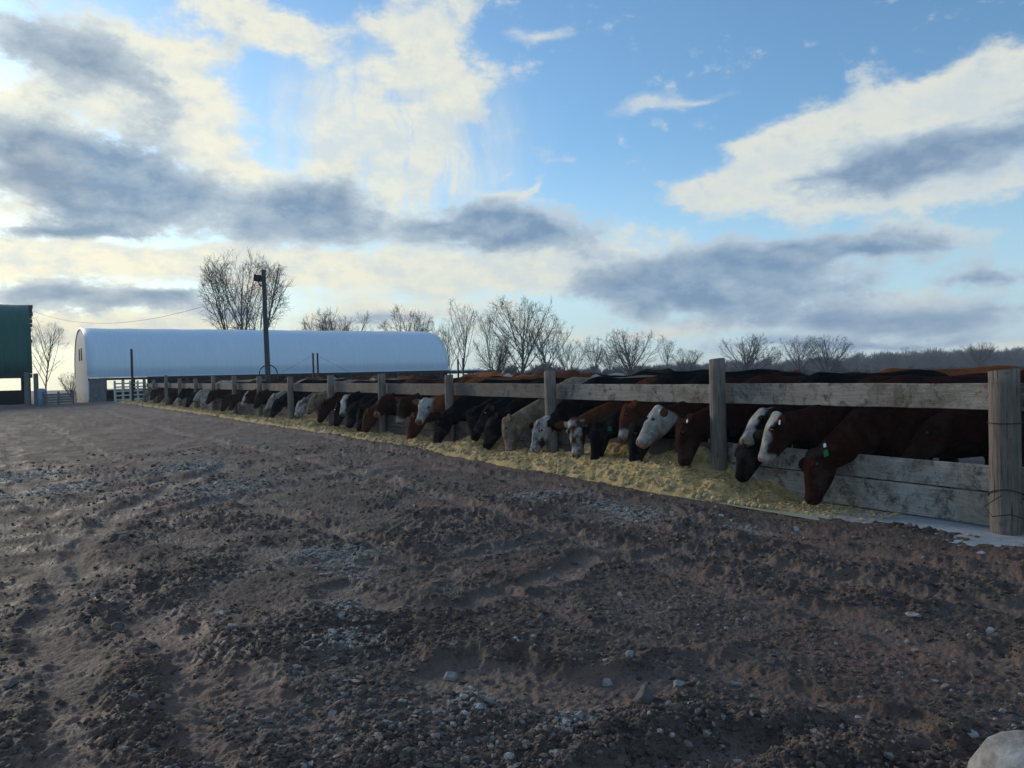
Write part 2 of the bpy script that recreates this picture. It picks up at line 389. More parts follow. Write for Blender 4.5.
RR, TH = np.meshgrid(rr, th, indexing='ij'); X = RR*np.sin(TH); Y = RR*np.cos(TH)
Z, SM, CHK, FLD = gheight(X, Y, True)
V = np.stack([X, Y, Z], -1).reshape(-1, 3); nr, nt_ = X.shape
i = np.arange(nr-1)[:, None]*nt_; j = np.arange(nt_)[None]; j2 = (j+1) % nt_
Fq = np.stack([i+j, i+nt_+j, i+nt_+j2, i+j2], -1).reshape(-1, 4)
V = np.vstack([V, [[0, 0, Z[0].mean()]]])
gm = npmesh('ground', V, Fq)
pad = [0.]
attr(gm, 'smooth_mask', np.append(SM, pad)); attr(gm, 'chalk', np.append(CHK, pad)); attr(gm, 'field', np.append(FLD, pad))
tag(link('ground', gm, M['ground']), kind='structure')

# concrete apron under the feed
ss = np.arange(-3.5, 56, .25); dd = np.linspace(-.32, .74, 8)
S_, D_ = np.meshgrid(ss, dd, indexing='ij'); Pz = fbase(S_)+.062+.004*fbm(S_*2, D_*2, 2, 3)
Vp = P0+S_[..., None]*U+D_[..., None]*N; Vp[..., 2] = Pz
a, b_ = S_.shape; i = np.arange(a-1)[:, None]*b_; j = np.arange(b_-1)[None]
tag(link('concrete_apron', npmesh('concrete_apron', Vp.reshape(-1, 3), np.stack([i+j, i+j+1, i+b_+j+1, i+b_+j], -1).reshape(-1, 4)), M['concrete']), kind='structure')

# ------------------------------------------------------------------ feed strip
def feed_h(s, d):
    e = edge(s)+.02+.06*fbm(s*1.7, d*0+3, 3, 83); amt = sst(1.3, 3.6, s+.25*fbm(s*2, d*2, 2, 81))
    t = np.clip((d+.16)/(e+.16), 0, 1.4)
    prof = np.interp(t, [0, .25, .5, .72, .88, .96, 1.06, 1.35], [.36, .25, .21, .19, .12, .05, -.06, -.45])
    prof = np.where(prof > 0, prof*np.interp(s, [6, 24], [1, .5]), prof)
    mound = 1+.75*fbm(s*.75, d*.5, 3, 90)
    lip = np.clip(yard_lip(s)-fbase(s)-.02, .03, .5)
    z = fbase(s)+.05+lip*.92*np.clip(t, 0, 1)**2.2+np.where(prof > 0, prof*mound, prof)*amt
    z = z+(.055*fbm(s*3.1, d*3.1, 3, 95)+.03*(1-2*np.abs(fbm(s*9, d*9, 2, 97)))+.008*fbm(s*30, d*30, 2, 99))*amt
    z = z-.09*(1-amt)
    return z
sg = [1.0]
while sg[-1] < 53.5: sg.append(sg[-1]+.014+.0011*sg[-1])
sg = np.array(sg); dg = np.linspace(-.155, .92, 56); S_, D_ = np.meshgrid(sg, dg, indexing='ij')
Vp = P0+S_[..., None]*U+D_[..., None]*N; Vp[..., 2] = feed_h(S_, D_)
a, b_ = S_.shape; i = np.arange(a-1)[:, None]*b_; j = np.arange(b_-1)[None]
tag(link('silage', npmesh('silage', Vp.reshape(-1, 3), np.stack([i+j, i+j+1, i+b_+j+1, i+b_+j], -1).reshape(-1, 4)), M['feed']),
    'long low bank of yellow chopped silage on the pad along the fence', 'silage', kind='stuff')

# ------------------------------------------------------------------ lumps
def ico(sub):
    bm = bmesh.new(); bmesh.ops.create_icosphere(bm, subdivisions=sub, radius=1)
    v = np.array([q.co[:] for q in bm.verts]); f = np.array([[w.index for w in q.verts] for q in bm.faces]); bm.free(); return v, f
ICO = {1: ico(1), 2: ico(2), 3: ico(3)}
def lumps(P, size, sub=1, jit=.28, flat=(.5, .9), elong=.5):
    v, f = ICO[sub]; n = len(P); m = len(v)
    sc = np.stack([1+elong*rng.random(n), 1-.2*rng.random(n), flat[0]+(flat[1]-flat[0])*rng.random(n)], 1)*size[:, None]
    W = np.repeat(v[None], n, 0)*(1+jit*(rng.random((n, m, 1))-.5)*2)*sc[:, None]
    a = rng.random(n)*6.283; c, s = np.cos(a), np.sin(a); W = np.stack([W[..., 0]*c[:, None]-W[..., 1]*s[:, None], W[..., 0]*s[:, None]+W[..., 1]*c[:, None], W[..., 2]], -1)
    ti = (rng.random(n)-.5)*.9; c, s = np.cos(ti), np.sin(ti); W = np.stack([W[..., 0]*c[:, None]-W[..., 2]*s[:, None], W[..., 1], W[..., 0]*s[:, None]+W[..., 2]*c[:, None]], -1)
    return (W+P[:, None]).reshape(-1, 3), (f[None]+(np.arange(n)*m)[:, None, None]).reshape(-1, 3)
def scatter(n, r0, r1, seed, power=1.0):
    k = 1115/r0+(1115/r1-1115/r0)*rng.random(n)**power; r = 1115/k; t = R(-41)+R(82)*rng.random(n); return r*np.sin(t), r*np.cos(t), r
def keep_yard(x, y):
    s = (x-P0[0])*U[0]+(y-P0[1])*U[1]; d = (x-P0[0])*N[0]+(y-P0[1])*N[1]; return d > edge(s)+.04
# clods
x, y, r = scatter(110000, 2.1, 18, 1, .9); sm, dz, ch = masks(x, y)
cl = sst(-.3, .4, fbm(x*1.1, y*1.1, 3, 33)); k_ = keep_yard(x, y) & (rng.random(len(x)) < (.12+.88*cl)*(1-.93*sm)); x, y, r = x[k_], y[k_], r[k_]
sz = (.0035+.012*rng.random(len(x))**4)*(.75+r*.08); P = np.stack([x, y, gheight(x, y)+sz*.1], -1)
Vv, Ff = lumps(P, sz, 1, .5); tag(link('mud_clods', npmesh('mud_clods', Vv, Ff, True), M['clod']), 'dark loose mud clods strewn over the churned yard', 'mud clods', kind='stuff')
# gravel
x, y, r = scatter(42000, 2.1, 18, 2, .9); sm, dz, ch = masks(x, y); g = fbm(x*.6+4, y*.6, 3, 77)
w = .10+.75*sst(-.05, .5, g)
hot = np.zeros(len(x))
for (px, py, rad, am) in [(340, 715, .6, 1), (440, 740, .6, 1), (345, 625, .22, 1.4), (330, 590, .2, .9), (520, 625, .3, .5), (670, 600, .5, .5), (560, 720, .25, .8), (290, 740, .5, .8), (720, 725, .35, .5), (900, 660, .5, .3), (650, 500, .8, .8), (800, 540, .6, .5), (900, 740, .3, .5)]:
    p = on_z(px, py, .1); hot += am*np.exp(-((x-p[0])**2+(y-p[1])**2)/rad**2)
k_ = keep_yard(x, y) & (rng.random(len(x)) < (w*.45+.9*hot)*(1-.92*sm)); x, y, r = x[k_], y[k_], r[k_]
sz = (.0035+.016*rng.random(len(x))**5)*(.7+r*.10); P = np.stack([x, y, gheight(x, y)+sz*.15], -1)
Vv, Ff = lumps(P, sz, 1, .42); tag(link('gravel', npmesh('gravel', Vv, Ff, False), M['gravel']), 'grey and brown gravel pressed into the yard mud', 'gravel', kind='stuff')
# pale crushed limestone in its patches
xs, ys = [], []
for p, rad in CHP+[(on_z(345, 640, .1)[:2], .12), (on_z(352, 570, .1)[:2], .2), (on_z(315, 553, .1)[:2], .12), (on_z(575, 722, .1)[:2], .10)]:
    n = int(200*rad/.3) ; xs.append(p[0]+rng.normal(0, rad*.6, n)); ys.append(p[1]+rng.normal(0, rad*.8, n))
x = np.concatenate(xs); y = np.concatenate(ys); k_ = keep_yard(x, y); x, y = x[k_], y[k_]; r = np.hypot(x, y)
sz = (.005+.014*rng.random(len(x))**2.5)*(.7+r*.05); P = np.stack([x, y, gheight(x, y)+sz*.2], -1)
Vv, Ff = lumps(P, sz, 1, .3); tag(link('crushed_limestone', npmesh('crushed_limestone', Vv, Ff, False), M['chalk']), 'pale crushed limestone in scattered patches on the mud', 'crushed stone', kind='stuff')
# silage flakes
s = 1.0+52*rng.random(26000)**2.2; d = -.12+.82*rng.random(len(s)); k_ = (rng.random(len(s)) < sst(.8, 3.4, s)*.97+.03) & (d < edge(s)+.03); s, d = s[k_], d[k_]
sz = (.004+.010*rng.random(len(s))**2)*(1+s*.06); zz = np.maximum(feed_h(s, d), fbase(s)+.066)
P = P0+s[:, None]*U+d[:, None]*N; P[:, 2] = zz+sz*.2
Vv, Ff = lumps(P, sz, 1, .4, (.25, .6), 2.2); tag(link('silage_flakes', npmesh('silage_flakes', Vv, Ff, True), M['flake']), 'loose yellow flakes on top of the silage bank', 'silage', kind='stuff')

# potatoes along the edge of the silage
ORD = ['first', 'second', 'third', 'fourth', 'fifth', 'sixth', 'seventh', 'eighth', 'ninth', 'tenth', 'eleventh', 'twelfth', 'thirteenth', 'fourteenth', 'fifteenth']
POSTPX = [1006.5, 718, 551, 449, 381.7, 331, 290.6, 259.7, 234.8, 213.8, 196, 180, 166.5, 154, 144.6]
POSTTOP = [370, 359, 371, 375, 374, 375.5, 377, 376.5, 376, 376, 379, 379, 375.5, 380, 379]
POST_S = [to_sd(on_d(px, 395, 0))[0] for px in POSTPX]; POST_S[0] = 0.0
def bay(s):
    for i_ in range(len(POST_S)-1):
        if s < POST_S[i_+1]: return i_
    return len(POST_S)-1
def bayname(b): return 'in the %s fence bay from the right' % ORD[b] if b < 14 else 'past the far end of the fence'
pot = []
for q in range(7):
    me = npmesh('potato', *lumps(np.zeros((1, 3)), np.array([.03]), 2, .07, (.8, .95), .35)); me.materials.append(M['potato']); pot.append(me)
n_ = 0
cluster = [(803, 497), (807, 499), (812, 498), (806, 503), (815, 502), (820, 497), (835, 512)]
for (px, py) in cluster:
    p = on_z(px, py, .085); o = link('potato', random.choice(pot)); o.location = p; o.rotation_euler = (0, 0, random.random()*6); z_ = .9+.3*random.random(); o.scale = (z_,)*3
    tag(o, 'one of the pale round potatoes at the muzzle of the nearest dark red cow', 'potato', 'potatoes under the nearest muzzle')
for q in range(280):
    s = 2.0+18*random.random()**1.2; e_ = float(edge(s)); d = e_+.05-abs(random.gauss(0, .07)) if random.random() < .95 else .25+.35*random.random()
    z = max(float(feed_h(np.array(s), np.array(d))), float(fbase(s)+.066)); p = from_sd(s, d, 0); p[2] = max(z, float(gheight(p[0], p[1])) if d > e_-.05 else z)+.014
    o = link('potato', random.choice(pot)); o.location = p; o.rotation_euler = (random.random(), random.random(), random.random()*6); z_ = .75+.6*random.random(); o.scale = (z_,)*3
    tag(o, 'pale potato on the silage edge '+bayname(bay(s)), 'potato', 'potatoes in the silage '+bayname(bay(s)))

# individual stones
def stone(px, py, w, m, label, h=.75, group=None, sub=3, el=.4):
    p = on_z(px, py, .1)
    for _ in range(3): p = on_z(px, py, float(gheight(p[0], p[1])))
    rad = w*p[1]/F/2
    v, f = ICO[sub]; q = v.copy(); sr = np.random.default_rng(int(px*7+py*3)); big = w > 60; ax = sr.normal(size=(13, 3)); ax /= np.linalg.norm(ax, axis=1, keepdims=True)
    for a_ in ax: lim = (.86+.1*sr.random()) if big else .5+.3*sr.random(); dd_ = q@a_; q -= np.outer(np.clip(dd_-lim, 0, None)*1.0, a_)
    q *= [rad*(1+el*.3), rad*(1-.2*el), rad*h]; a = random.random()*6; q = np.stack([q[:, 0]*math.cos(a)-q[:, 1]*math.sin(a), q[:, 0]*math.sin(a)+q[:, 1]*math.cos(a), q[:, 2]], -1)
    me = npmesh('stone', q, f, big); o = link('stone', me, M[m]); o.location = (p[0], p[1], p[2]+rad*h*.22)
    tag(o, label, 'stone', group); return o
stone(1038, 806, 116, 'stone', 'big pale boulder cut off at the bottom right corner of the yard', 1.0)
stone(450, 678, 17, 'stone', 'pale egg-shaped stone at the left end of the bare brown hollow')
stone(608, 684, 13, 'stone', 'blue-grey stone on the bank right of the bare brown hollow')
stone(630, 657, 11, 'stone', 'pale upright stone on the mud slope above the hollow, right of centre', 1)
stone(679, 686, 15, 'stone', 'pale flat stone on top of the long mud ridge at lower right')
stone(478, 708, 12, 'stone', 'pale stone at the lower left rim of the brown hollow')
for q, (px, py, w_) in enumerate([(566, 722, 11), (580, 717, 13), (568, 732, 10), (584, 727, 12), (592, 722, 9), (588, 737, 9), (576, 738, 8), (562, 744, 7)]):
    stone(px, py, w_, 'stone', 'pale blue limestone chunk in the small pile below the brown hollow', .8, 'limestone chunks in the small pile')
stone(552, 754, 11, 'stone', 'pale stone just below the small limestone pile'); stone(567, 760, 16, 'browstone', 'rounded brown stone near the bottom edge below the limestone pile')
stone(549, 626, 13, 'browstone', 'round muddy stone in the gravelly strip above the hollow'); stone(540, 618, 10, 'browstone', 'dark rounded stone beside a paler one above the hollow')
stone(534, 637, 8, 'stone', 'small pale stone below two rounded ones above the hollow'); stone(606, 624, 8, 'stone', 'small round grey pebble alone on the mud right of centre')
stone(605, 661, 7, 'stone', 'small white stone just left of the upright pale stone'); stone(117, 630, 17, 'browstone', 'large dark rounded stone in the mud at left')
stone(146, 689, 14, 'browstone', 'dark stone in the loose mud at lower left'); stone(92, 699, 12, 'browstone', 'low dark stone beside the left wheel track')
stone(12, 684, 17, 'browstone', 'flat dark stone near the left edge of the picture'); stone(222, 614, 16, 'stone', 'crumbly pinkish stone slab left of centre', .4)
stone(797, 531, 9, 'stone', 'pale blue stone on the mud in front of the nearest bay', .9); stone(733, 684, 12, 'stone', 'thin pale splinter of stone lying on the mud at lower right', .4, None, 3, 2.2)
stone(914, 616, 12, 'stone', 'long pale stone on the mud below the end post', .5, None, 3, 1.6); stone(981, 553, 11, 'stone', 'flat pale stone just left of the foot of the end post', .4)
stone(977, 620, 8, 'browstone', 'small brown stone near the right edge below the end post'); stone(990, 632, 11, 'stone', 'pale rounded stone near the right edge, lower of two')
stone(907, 642, 6, 'stone', 'small white stone in the dark mud at right'); stone(935, 682, 7, 'stone', 'tiny white chip on dark mud at right, above the boulder')
stone(858, 718, 9, 'stone', 'pale lump on the low ridge at lower right'); stone(842, 727, 8, 'stone', 'pale pebble at the left end of the low ridge at lower right')
stone(1002, 712, 9, 'stone', 'pale stone on the mud above the boulder'); stone(996, 755, 12, 'browstone', 'pinkish stone touching the boulder on its left', 1.1)
stone(985, 762, 12, 'browstone', 'second pinkish stone left of the boulder', 1.1); stone(307, 553, 7, 'stone', 'white stone on top of the pale gravel heap left of centre', 1)
stone(342, 618, 10, 'stone', 'tall pale stone at the top of the gravel spill', 1.2); stone(332, 632, 10, 'stone', 'pale stone at the left of the gravel spill'); stone(368, 628, 8, 'stone', 'pale stone at the right of the gravel spill')
stone(355, 640, 9, 'stone', 'blue-grey stone in the middle of the gravel spill'); stone(397, 668, 10, 'browstone', 'rounded stone in the gravel bottom centre-left'); stone(310, 699, 12, 'browstone', 'reddish stone in the gravel left of the hollow')
stone(365, 760, 12, 'browstone', 'rounded stone near the bottom edge in the gravel'); stone(345, 735, 13, 'browstone', 'grey stone in the gravel above the bottom edge')
stone(645, 700, 26, 'browstone', 'large crumbly brown clod at the end of the mud ridge', 1.0); stone(870, 640, 8, 'browstone', 'small brown stone on the dark mud right of centre')

# ------------------------------------------------------------------ feed fence
fence = empty('feed_fence', P0, 0)
fence.rotation_euler = (0, 0, ANG)
tag(fence, 'long weathered timber feeding fence with round posts, top rail and curb boards', 'fence')
def fl(s, d, z): return Vector((s, d, z))        # local: x along the fence, +y is away from the pen?  see below
# local +y = Rz(ANG)*(0,1) ; N is -90 or +90 degrees from U
SGN = 1 if (math.cos(ANG+math.pi/2)*N[0]+math.sin(ANG+math.pi/2)*N[1]) > 0 else -1
def make_post(i_, s, top, rad, full=18):
    bm = bmesh.new(); rings = []; zb = float(fbase(s))-.25; hs = np.linspace(zb, top, 16 if i_ < 5 else 6); lean = random.gauss(0, .012); k = 18 if i_ < 5 else 10; ph = random.random()*9
    if i_ == 0: lean = .004
    for z in hs:
        rings.append([bm.verts.new((lean*(z)+rad*(1+.03*math.sin(3*a+ph+z*1.7)+.02*math.sin(5*a-z*3)+.012*math.sin(14*z+ph))*math.cos(a)*(1-.035*(z-zb)), rad*(1+.025*math.sin(2*a+ph))*math.sin(a)*(1-.035*(z-zb)), z-(.012*math.cos(a) if z == hs[-1] else 0))) for a in [2*math.pi*j/k for j in range(k)]])
    for a, b in zip(rings, rings[1:]):
        for j in range(k): bm.faces.new((a[j], a[(j+1) % k], b[(j+1) % k], b[j]))
    f1 = bm.faces.new(rings[-1]); bm.faces.new(rings[0][::-1])
    ins = bmesh.ops.inset_individual(bm, faces=[f1], thickness=.012, depth=.006)
    me = bpy.data.meshes.new('post'); bm.to_mesh(me); bm.free(); me.materials.append(M['post']); me.materials.append(M['endcut'])
    for p in me.polygons:
        p.use_smooth = len(p.vertices) == 4
        if len(p.vertices) > 4 and p.center.z > 1: p.material_index = 1
    o = link('post', me, None, fence, (s, 0, 0)); return o
RADS = [.125, .1, .098, .09, .09, .09]
for i_, s in enumerate(POST_S):
    p = on_d(POSTPX[i_], POSTTOP[i_], 0); make_post(i_, s, float(p[2]), RADS[i_] if i_ < 6 else .085+.01*random.random())
def board(name, s0, s1, zc, h, d, th, m, tilt=0, z1=None):
    L = s1-s0; bm = bmesh.new(); nseg = max(4, int(L/.12)) if s0 < 14 else 3
    if z1 is None: z1 = zc
    ring = []; ph = random.random()*100
    for q in range(nseg+1):
        xx = -L/2+L*q/nseg; ww = .004*vn(xx*3+ph, 1.5, 3)+.006*vn(xx*.8+ph, 3.5, 4); w2 = .005*vn(xx*4+ph, 7.5, 5)
        c = [(-th/2, -h/2+w2+.006), (-th/2+.006, -h/2+w2), (th/2-.006, -h/2+w2), (th/2, -h/2+w2+.006), (th/2, h/2+ww-.006), (th/2-.006, h/2+ww), (-th/2+.006, h/2+ww), (-th/2, h/2+ww-.006)]
        ring.append([bm.verts.new((xx, yy+.004*vn(xx*1.2+ph, 9.5, 8), zz)) for yy, zz in c])
    for a, b in zip(ring, ring[1:]):
        for j in range(8): bm.faces.new((a[j], a[(j+1) % 8], b[(j+1) % 8], b[j]))
    bm.faces.new(ring[0][::-1]); bm.faces.new(ring[-1]); bmesh.ops.recalc_face_normals(bm, faces=bm.faces)
    o = bm_done(bm, name, M[m], fence, ((s0+s1)/2, d*SGN, (zc+z1)/2)); o.rotation_euler = (0, -math.atan2(z1-zc, L), 0)
    return o
allp = [-3.4]+POST_S
for i_ in range(len(allp)-1):
    s0, s1 = allp[i_], allp[i_+1]; off = .006*(i_ % 2); b0, b1 = float(fbase(s0)), float(fbase(s1))
    rj = random.gauss(0, .006); m = 'board' if i_ < 3 else 'railold'
    board('top_rail', s0+.004, s1-.004, 1.233+b0+rj, .238, -.135, .048, m, 0, 1.233+b1+random.gauss(0, .006))
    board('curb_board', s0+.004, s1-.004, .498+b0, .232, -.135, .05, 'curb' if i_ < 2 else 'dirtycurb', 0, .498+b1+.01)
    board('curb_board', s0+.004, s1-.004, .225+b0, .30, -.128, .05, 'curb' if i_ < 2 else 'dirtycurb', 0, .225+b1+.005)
# wire round the end post
bm = bmesh.new(); rp = .133
for zc, tl in ((1.02, .02), (.38, -.28)):
    bm = bmesh.new()
    pts = [(rp*math.cos(a), rp*math.sin(a), zc+tl*math.cos(a+1.2)*.25) for a in np.linspace(0, 2*math.pi, 20)]
    tube_path(bm, pts, .0045, 5); bm_done(bm, 'wire', M['wire'], fence)
bm = bmesh.new(); tube_path(bm, [(-.02, rp*SGN, .40), (.1, (rp+.04)*SGN, .30), (.03, (rp+.06)*SGN, .22), (-.1, (rp+.03)*SGN, .25), (-.35, (rp)*SGN, .2)], .0045, 5)
bm_done(bm, 'wire', M['wire'], fence)

# ------------------------------------------------------------------ cattle
COAT = {'black': (.006, .006, .007), 'dark_red': (.036, .012, .008), 'red': (.095, .032, .016), 'brown': (.042, .021, .013), 'orange': (.22, .08, .03), 'tan': (.27, .21, .15), 'cream': (.40, .37, .31), 'grey': (.2, .19, .17)}
def unit(v): return v/np.linalg.norm(v)
def make_cow(name, loc, h, poll, muz, coat, face=None, hh_=None, *, under=False, vox=.02, tags=(), eyes=True, seed=0, muzc=None, hs=1.0, parent_label=None, gz=0, backh=1.0, patch=None):
    """loc: ground point under the withers; h: heading (unit, horizontal); poll, muz: world points of the head"""
    rs = np.random.default_rng(seed); loc = np.asarray(loc, float)
    root = empty(name, loc)
    z = np.array([0, 0, 1.]); sd = np.cross(z, h)
    L = lambda f, s_, u: h*f+sd*s_+z*u*backh
    bm = bmesh.new()
    hb = rs.normal(0, .015); fat = 1+rs.normal(0, .05)
    tr = [(.34, .98, .08, .16), (.27, 1.0, .17, .26), (.12, 1.0, .24, .36), (-.05, 1.0, .275, .425), (-.35, .985, .33, .425), (-.7, .97, .36, .43), (-1.05, .98, .355, .42), (-1.3, 1.04, .31, .385), (-1.5, 1.1, .26, .335), (-1.66, 1.12, .2, .27), (-1.75, 1.12, .10, .16)]
    loft(bm, [(L(a, 0, b+hb), sd*w*fat, z*hh*backh) for a, b, w, hh in tr], 18)
    # spine ridge and hips
    loft(bm, [(L(a, 0, b+hb), sd*w, z*hh) for a, b, w, hh in [(.05, 1.34, .05, .06), (-.1, 1.4, .07, .05), (-.5, 1.37, .06, .045), (-1.0, 1.375, .08, .045), (-1.3, 1.40, .10, .05), (-1.55, 1.38, .06, .05)]], 10)
    for s_ in (1, -1):
        loft(bm, [(L(-1.18, s_*.22, 1.26+hb), sd*.06, z*.06), (L(-1.28, s_*.24, 1.27+hb), sd*.08, z*.09), (L(-1.4, s_*.22, 1.24+hb), sd*.06, z*.08)], 8)
        jx = rs.normal(0, .05); j2 = rs.normal(0, .06)
        leg = [((-.02, .17, .95), .15, .12), ((.02+jx*.3, .19, .72), .10, .085), ((.03+jx, .185, .45), .062, .058), ((.02+jx, .18, .3), .042, .04), ((.03+jx, .18, .13), .048, .046), ((.07+jx, .18, .06), .055, .052), ((.08+jx, .18, .0), .065, .06)]
        loft(bm, [(h*a[0]+sd*s_*a[1]+z*a[2], h*w, sd*w2) for a, w, w2 in leg], 10)
        leg = [((-1.42, .17, 1.0), .24, .14), ((-1.36+j2*.3, .21, .78), .19, .12), ((-1.38+j2*.6, .20, .62), .12, .085), ((-1.55+j2, .18, .46), .065, .055), ((-1.53+j2, .18, .3), .044, .042), ((-1.48+j2, .18, .13), .05, .046), ((-1.44+j2, .18, .06), .058, .054), ((-1.43+j2, .18, 0), .066, .06)]
        loft(bm, [(h*a[0]+sd*s_*a[1]+z*a[2], h*w, sd*w2) for a, w, w2 in leg], 10)
    tube_path(bm, [L(-1.68, 0, 1.32), L(-1.79, 0, 1.22), L(-1.83, .01, .95), L(-1.8, .02, .6), L(-1.8, .02, .5)], [.04, .03, .022, .035, .02], 7)
    # neck and head
    pl = np.asarray(poll, float)-loc; mz = np.asarray(muz, float)-loc; a = unit(mz-pl); HL = .5*hs
    hh2 = h if hh_ is None else hh_
    up0 = z+hh2*max(0, -a[2])*1.6; f = unit(up0-a*(up0@a)); sx = np.cross(f, a)
    nb = L(.02, 0, 1.06); nend = pl+a*.10*hs-f*.07*hs; mid1 = nb*.66+nend*.34+z*.02; mid2 = nb*.3+nend*.7+z*.015
    def nsec(c, d_, w, hh):
        uu = z+h*max(0, -d_[2])*.8; uu = unit(uu-d_*(uu@d_))
        if under:
            q_ = c+loc-P0; dd_ = q_@N; lim_ = 1.085+float(fbase(q_@U)); hx = hh
            if dd_ > -.36:
                k__ = min(1, (dd_+.36)/.16); hx = hh*(1-.12*k__); ex = c[2]+hx*abs(uu[2])+.01-lim_
                if ex > 0: c = c-z*ex*k__
            hh = hx
        return (c, unit(np.cross(uu, d_))*w, uu*hh)
    d1 = unit(mid1-nb); d2 = unit(mid2-mid1); d3 = unit(nend-mid2)
    loft(bm, [nsec(nb-d1*.1, d1, .20, .31), nsec(nb+d1*.08, d1, .19, .29), nsec(mid1-z*.03, unit(d1+d2), .16, .27), nsec(mid2-z*.02, unit(d2+d3), .13, .21), nsec(nend, d3, .105, .15), (nend+a*.06, sx*.085, f*.09)], 14)
    hd = [(-.03, -.03, .055, .05), (.0, -.025, .085, .075), (.06, -.045, .108, .10), (.13, -.072, .116, .135), (.2, -.085, .113, .146), (.27, -.084, .096, .134), (.34, -.075, .082, .112), (.41, -.066, .078, .092), (.455, -.058, .086, .082), (.49, -.055, .083, .073), (.515, -.058, .06, .05)]
    loft(bm, [(pl+a*t*hs+f*o*hs, sx*w*hs, f*hh*hs) for t, o, w, hh in hd], 16)
    loft(bm, [(pl+a*t*hs+f*o*hs, sx*w*hs, f*hh*hs) for t, o, w, hh in [(.05, -.15, .05, .06), (.13, -.19, .085, .065), (.23, -.18, .07, .055), (.4, -.105, .045, .035), (.48, -.09, .035, .025)]], 10)
    ears = []
    for s_ in (1, -1):
        e0 = pl+a*.045*hs+sx*s_*.085*hs-f*.03*hs; ed = unit(sx*s_*1.0-f*.12-a*.12+z*(-.12+rs.normal(0, .06)))
        fl_ = unit(np.cross(ed, unit(a-f*.5)))
        wv = unit(np.cross(fl_, ed))
        loft(bm, [(e0+ed*t*hs, wv*w*hs, fl_*th_*hs) for t, w, th_ in [(0, .03, .028), (.06, .055, .022), (.125, .068, .018), (.19, .054, .016), (.235, .022, .012)]], 10)
        loft(bm, [(pl+a*.155*hs+sx*s_*.085*hs+f*.012*hs+a*q*hs, sx*.03*hs, f*.03*hs) for q in (-.03, 0., .03)], 8)
        ears.append((e0+ed*.11*hs, ed, fl_, wv))
    me0 = bpy.data.meshes.new('tmp'); bm.normal_update(); bmesh.ops.recalc_face_normals(bm, faces=bm.faces); bm.to_mesh(me0); bm.free()
    tmp = bpy.data.objects.new('tmp', me0); COL.objects.link(tmp)
    rm = tmp.modifiers.new('r', 'REMESH'); rm.mode = 'VOXEL'; rm.voxel_size = vox; rm.use_smooth_shade = True
    smd = tmp.modifiers.new('s', 'SMOOTH'); smd.factor = .5; smd.iterations = 3 if vox < .03 else 1
    dg_ = bpy.context.evaluated_depsgraph_get(); me = bpy.data.meshes.new_from_object(tmp.evaluated_get(dg_)); me.name = 'body'
    bpy.data.objects.remove(tmp); bpy.data.meshes.remove(me0)
    n = len(me.vertices); co = np.zeros(n*3); me.vertices.foreach_get('co', co); co = co.reshape(-1, 3)
    base = np.array(COAT[coat]); C = np.tile(base, (n, 1))
    nz = fbm(co[:, 0]*9+co[:, 2]*7+seed, co[:, 1]*9-co[:, 2]*5, 3, seed); C *= (1+.25*nz)[:, None]
    q = co-pl; t = q@a/hs; o_ = (q@f)/hs; w_ = (q@sx)/hs; head = (t > -.1) & (t < .56) & (np.abs(w_) < .15) & (o_ > -.24) & (o_ < .12)
    hn = fbm(co[:, 0]*14+seed, co[:, 1]*14+co[:, 2]*11, 3, seed+5)
    wht = np.array([.50, .485, .45])
    if face == 'white': mk = head & (t > -.02+.02*hn) & (np.abs(w_)+.03*hn < .14)
    elif face == 'front': mk = head & (((o_ > -.035+.03*hn) & (np.abs(w_) < .085+.03*hn)) | (t > .40+.04*hn))
    elif face == 'blaze': mk = head & (o_ > -.02) & (np.abs(w_) < .045+.03*hn) & (t > .0)
    elif face == 'spot': mk = head & (hn > -.28)
    elif face == 'nose': mk = head & (t > .38+.05*hn)
    elif face == 'mottle': mk = head & (hn > -.1) & (t > .02)
    else: mk = np.zeros(n, bool)
    dn_ = fbm(co[:, 0]*30+seed, co[:, 1]*30+co[:, 2]*26, 3, seed+3); C[mk] = wht*(1+.3*hn[mk]+.25*dn_[mk])[:, None]
    if muzc is not None:
        k__ = head & (t > .455+.02*hn); C[k__] = np.array(muzc)
    nst = head & (t > .47) & (o_ > -.06) & (np.abs(np.abs(w_)-.035) < .014); C[nst] = (.015, .01, .01)
    mth = head & (t > .38) & (np.abs(o_+.092) < .009); C[mth] *= .3
    hf = co[:, 2] < .07; C[hf] = (.02, .018, .016)
    if patch:
        pn = fbm(co[:, 0]*1.6+seed, co[:, 1]*1.6+co[:, 2], 2, seed+9); C[(pn > .12) & ~head] = wht*.9
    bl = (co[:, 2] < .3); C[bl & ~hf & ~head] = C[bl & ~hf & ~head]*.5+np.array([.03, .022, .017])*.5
    ed_ = np.zeros(len(me.edges)*2, np.int32); me.edges.foreach_get('vertices', ed_); ed_ = ed_.reshape(-1, 2); deg = np.bincount(ed_.ravel(), minlength=n)[:, None]
    for _ in range(2):
        acc = np.zeros_like(C)
        for c_ in range(3): acc[:, c_] = np.bincount(ed_[:, 0], C[ed_[:, 1], c_], n)+np.bincount(ed_[:, 1], C[ed_[:, 0], c_], n)
        C = .4*C+.6*acc/np.maximum(deg, 1)
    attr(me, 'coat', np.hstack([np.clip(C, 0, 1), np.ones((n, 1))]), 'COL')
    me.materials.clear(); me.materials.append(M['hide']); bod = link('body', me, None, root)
    if eyes:
        for s_ in (1, -1):
            b2 = bmesh.new(); bmesh.ops.create_uvsphere(b2, u_segments=10, v_segments=7, radius=.021*hs)
            bm_done(b2, 'eye', M['eye'], root, Vector(pl+a*.165*hs+sx*s_*.102*hs+f*.0*hs), True)
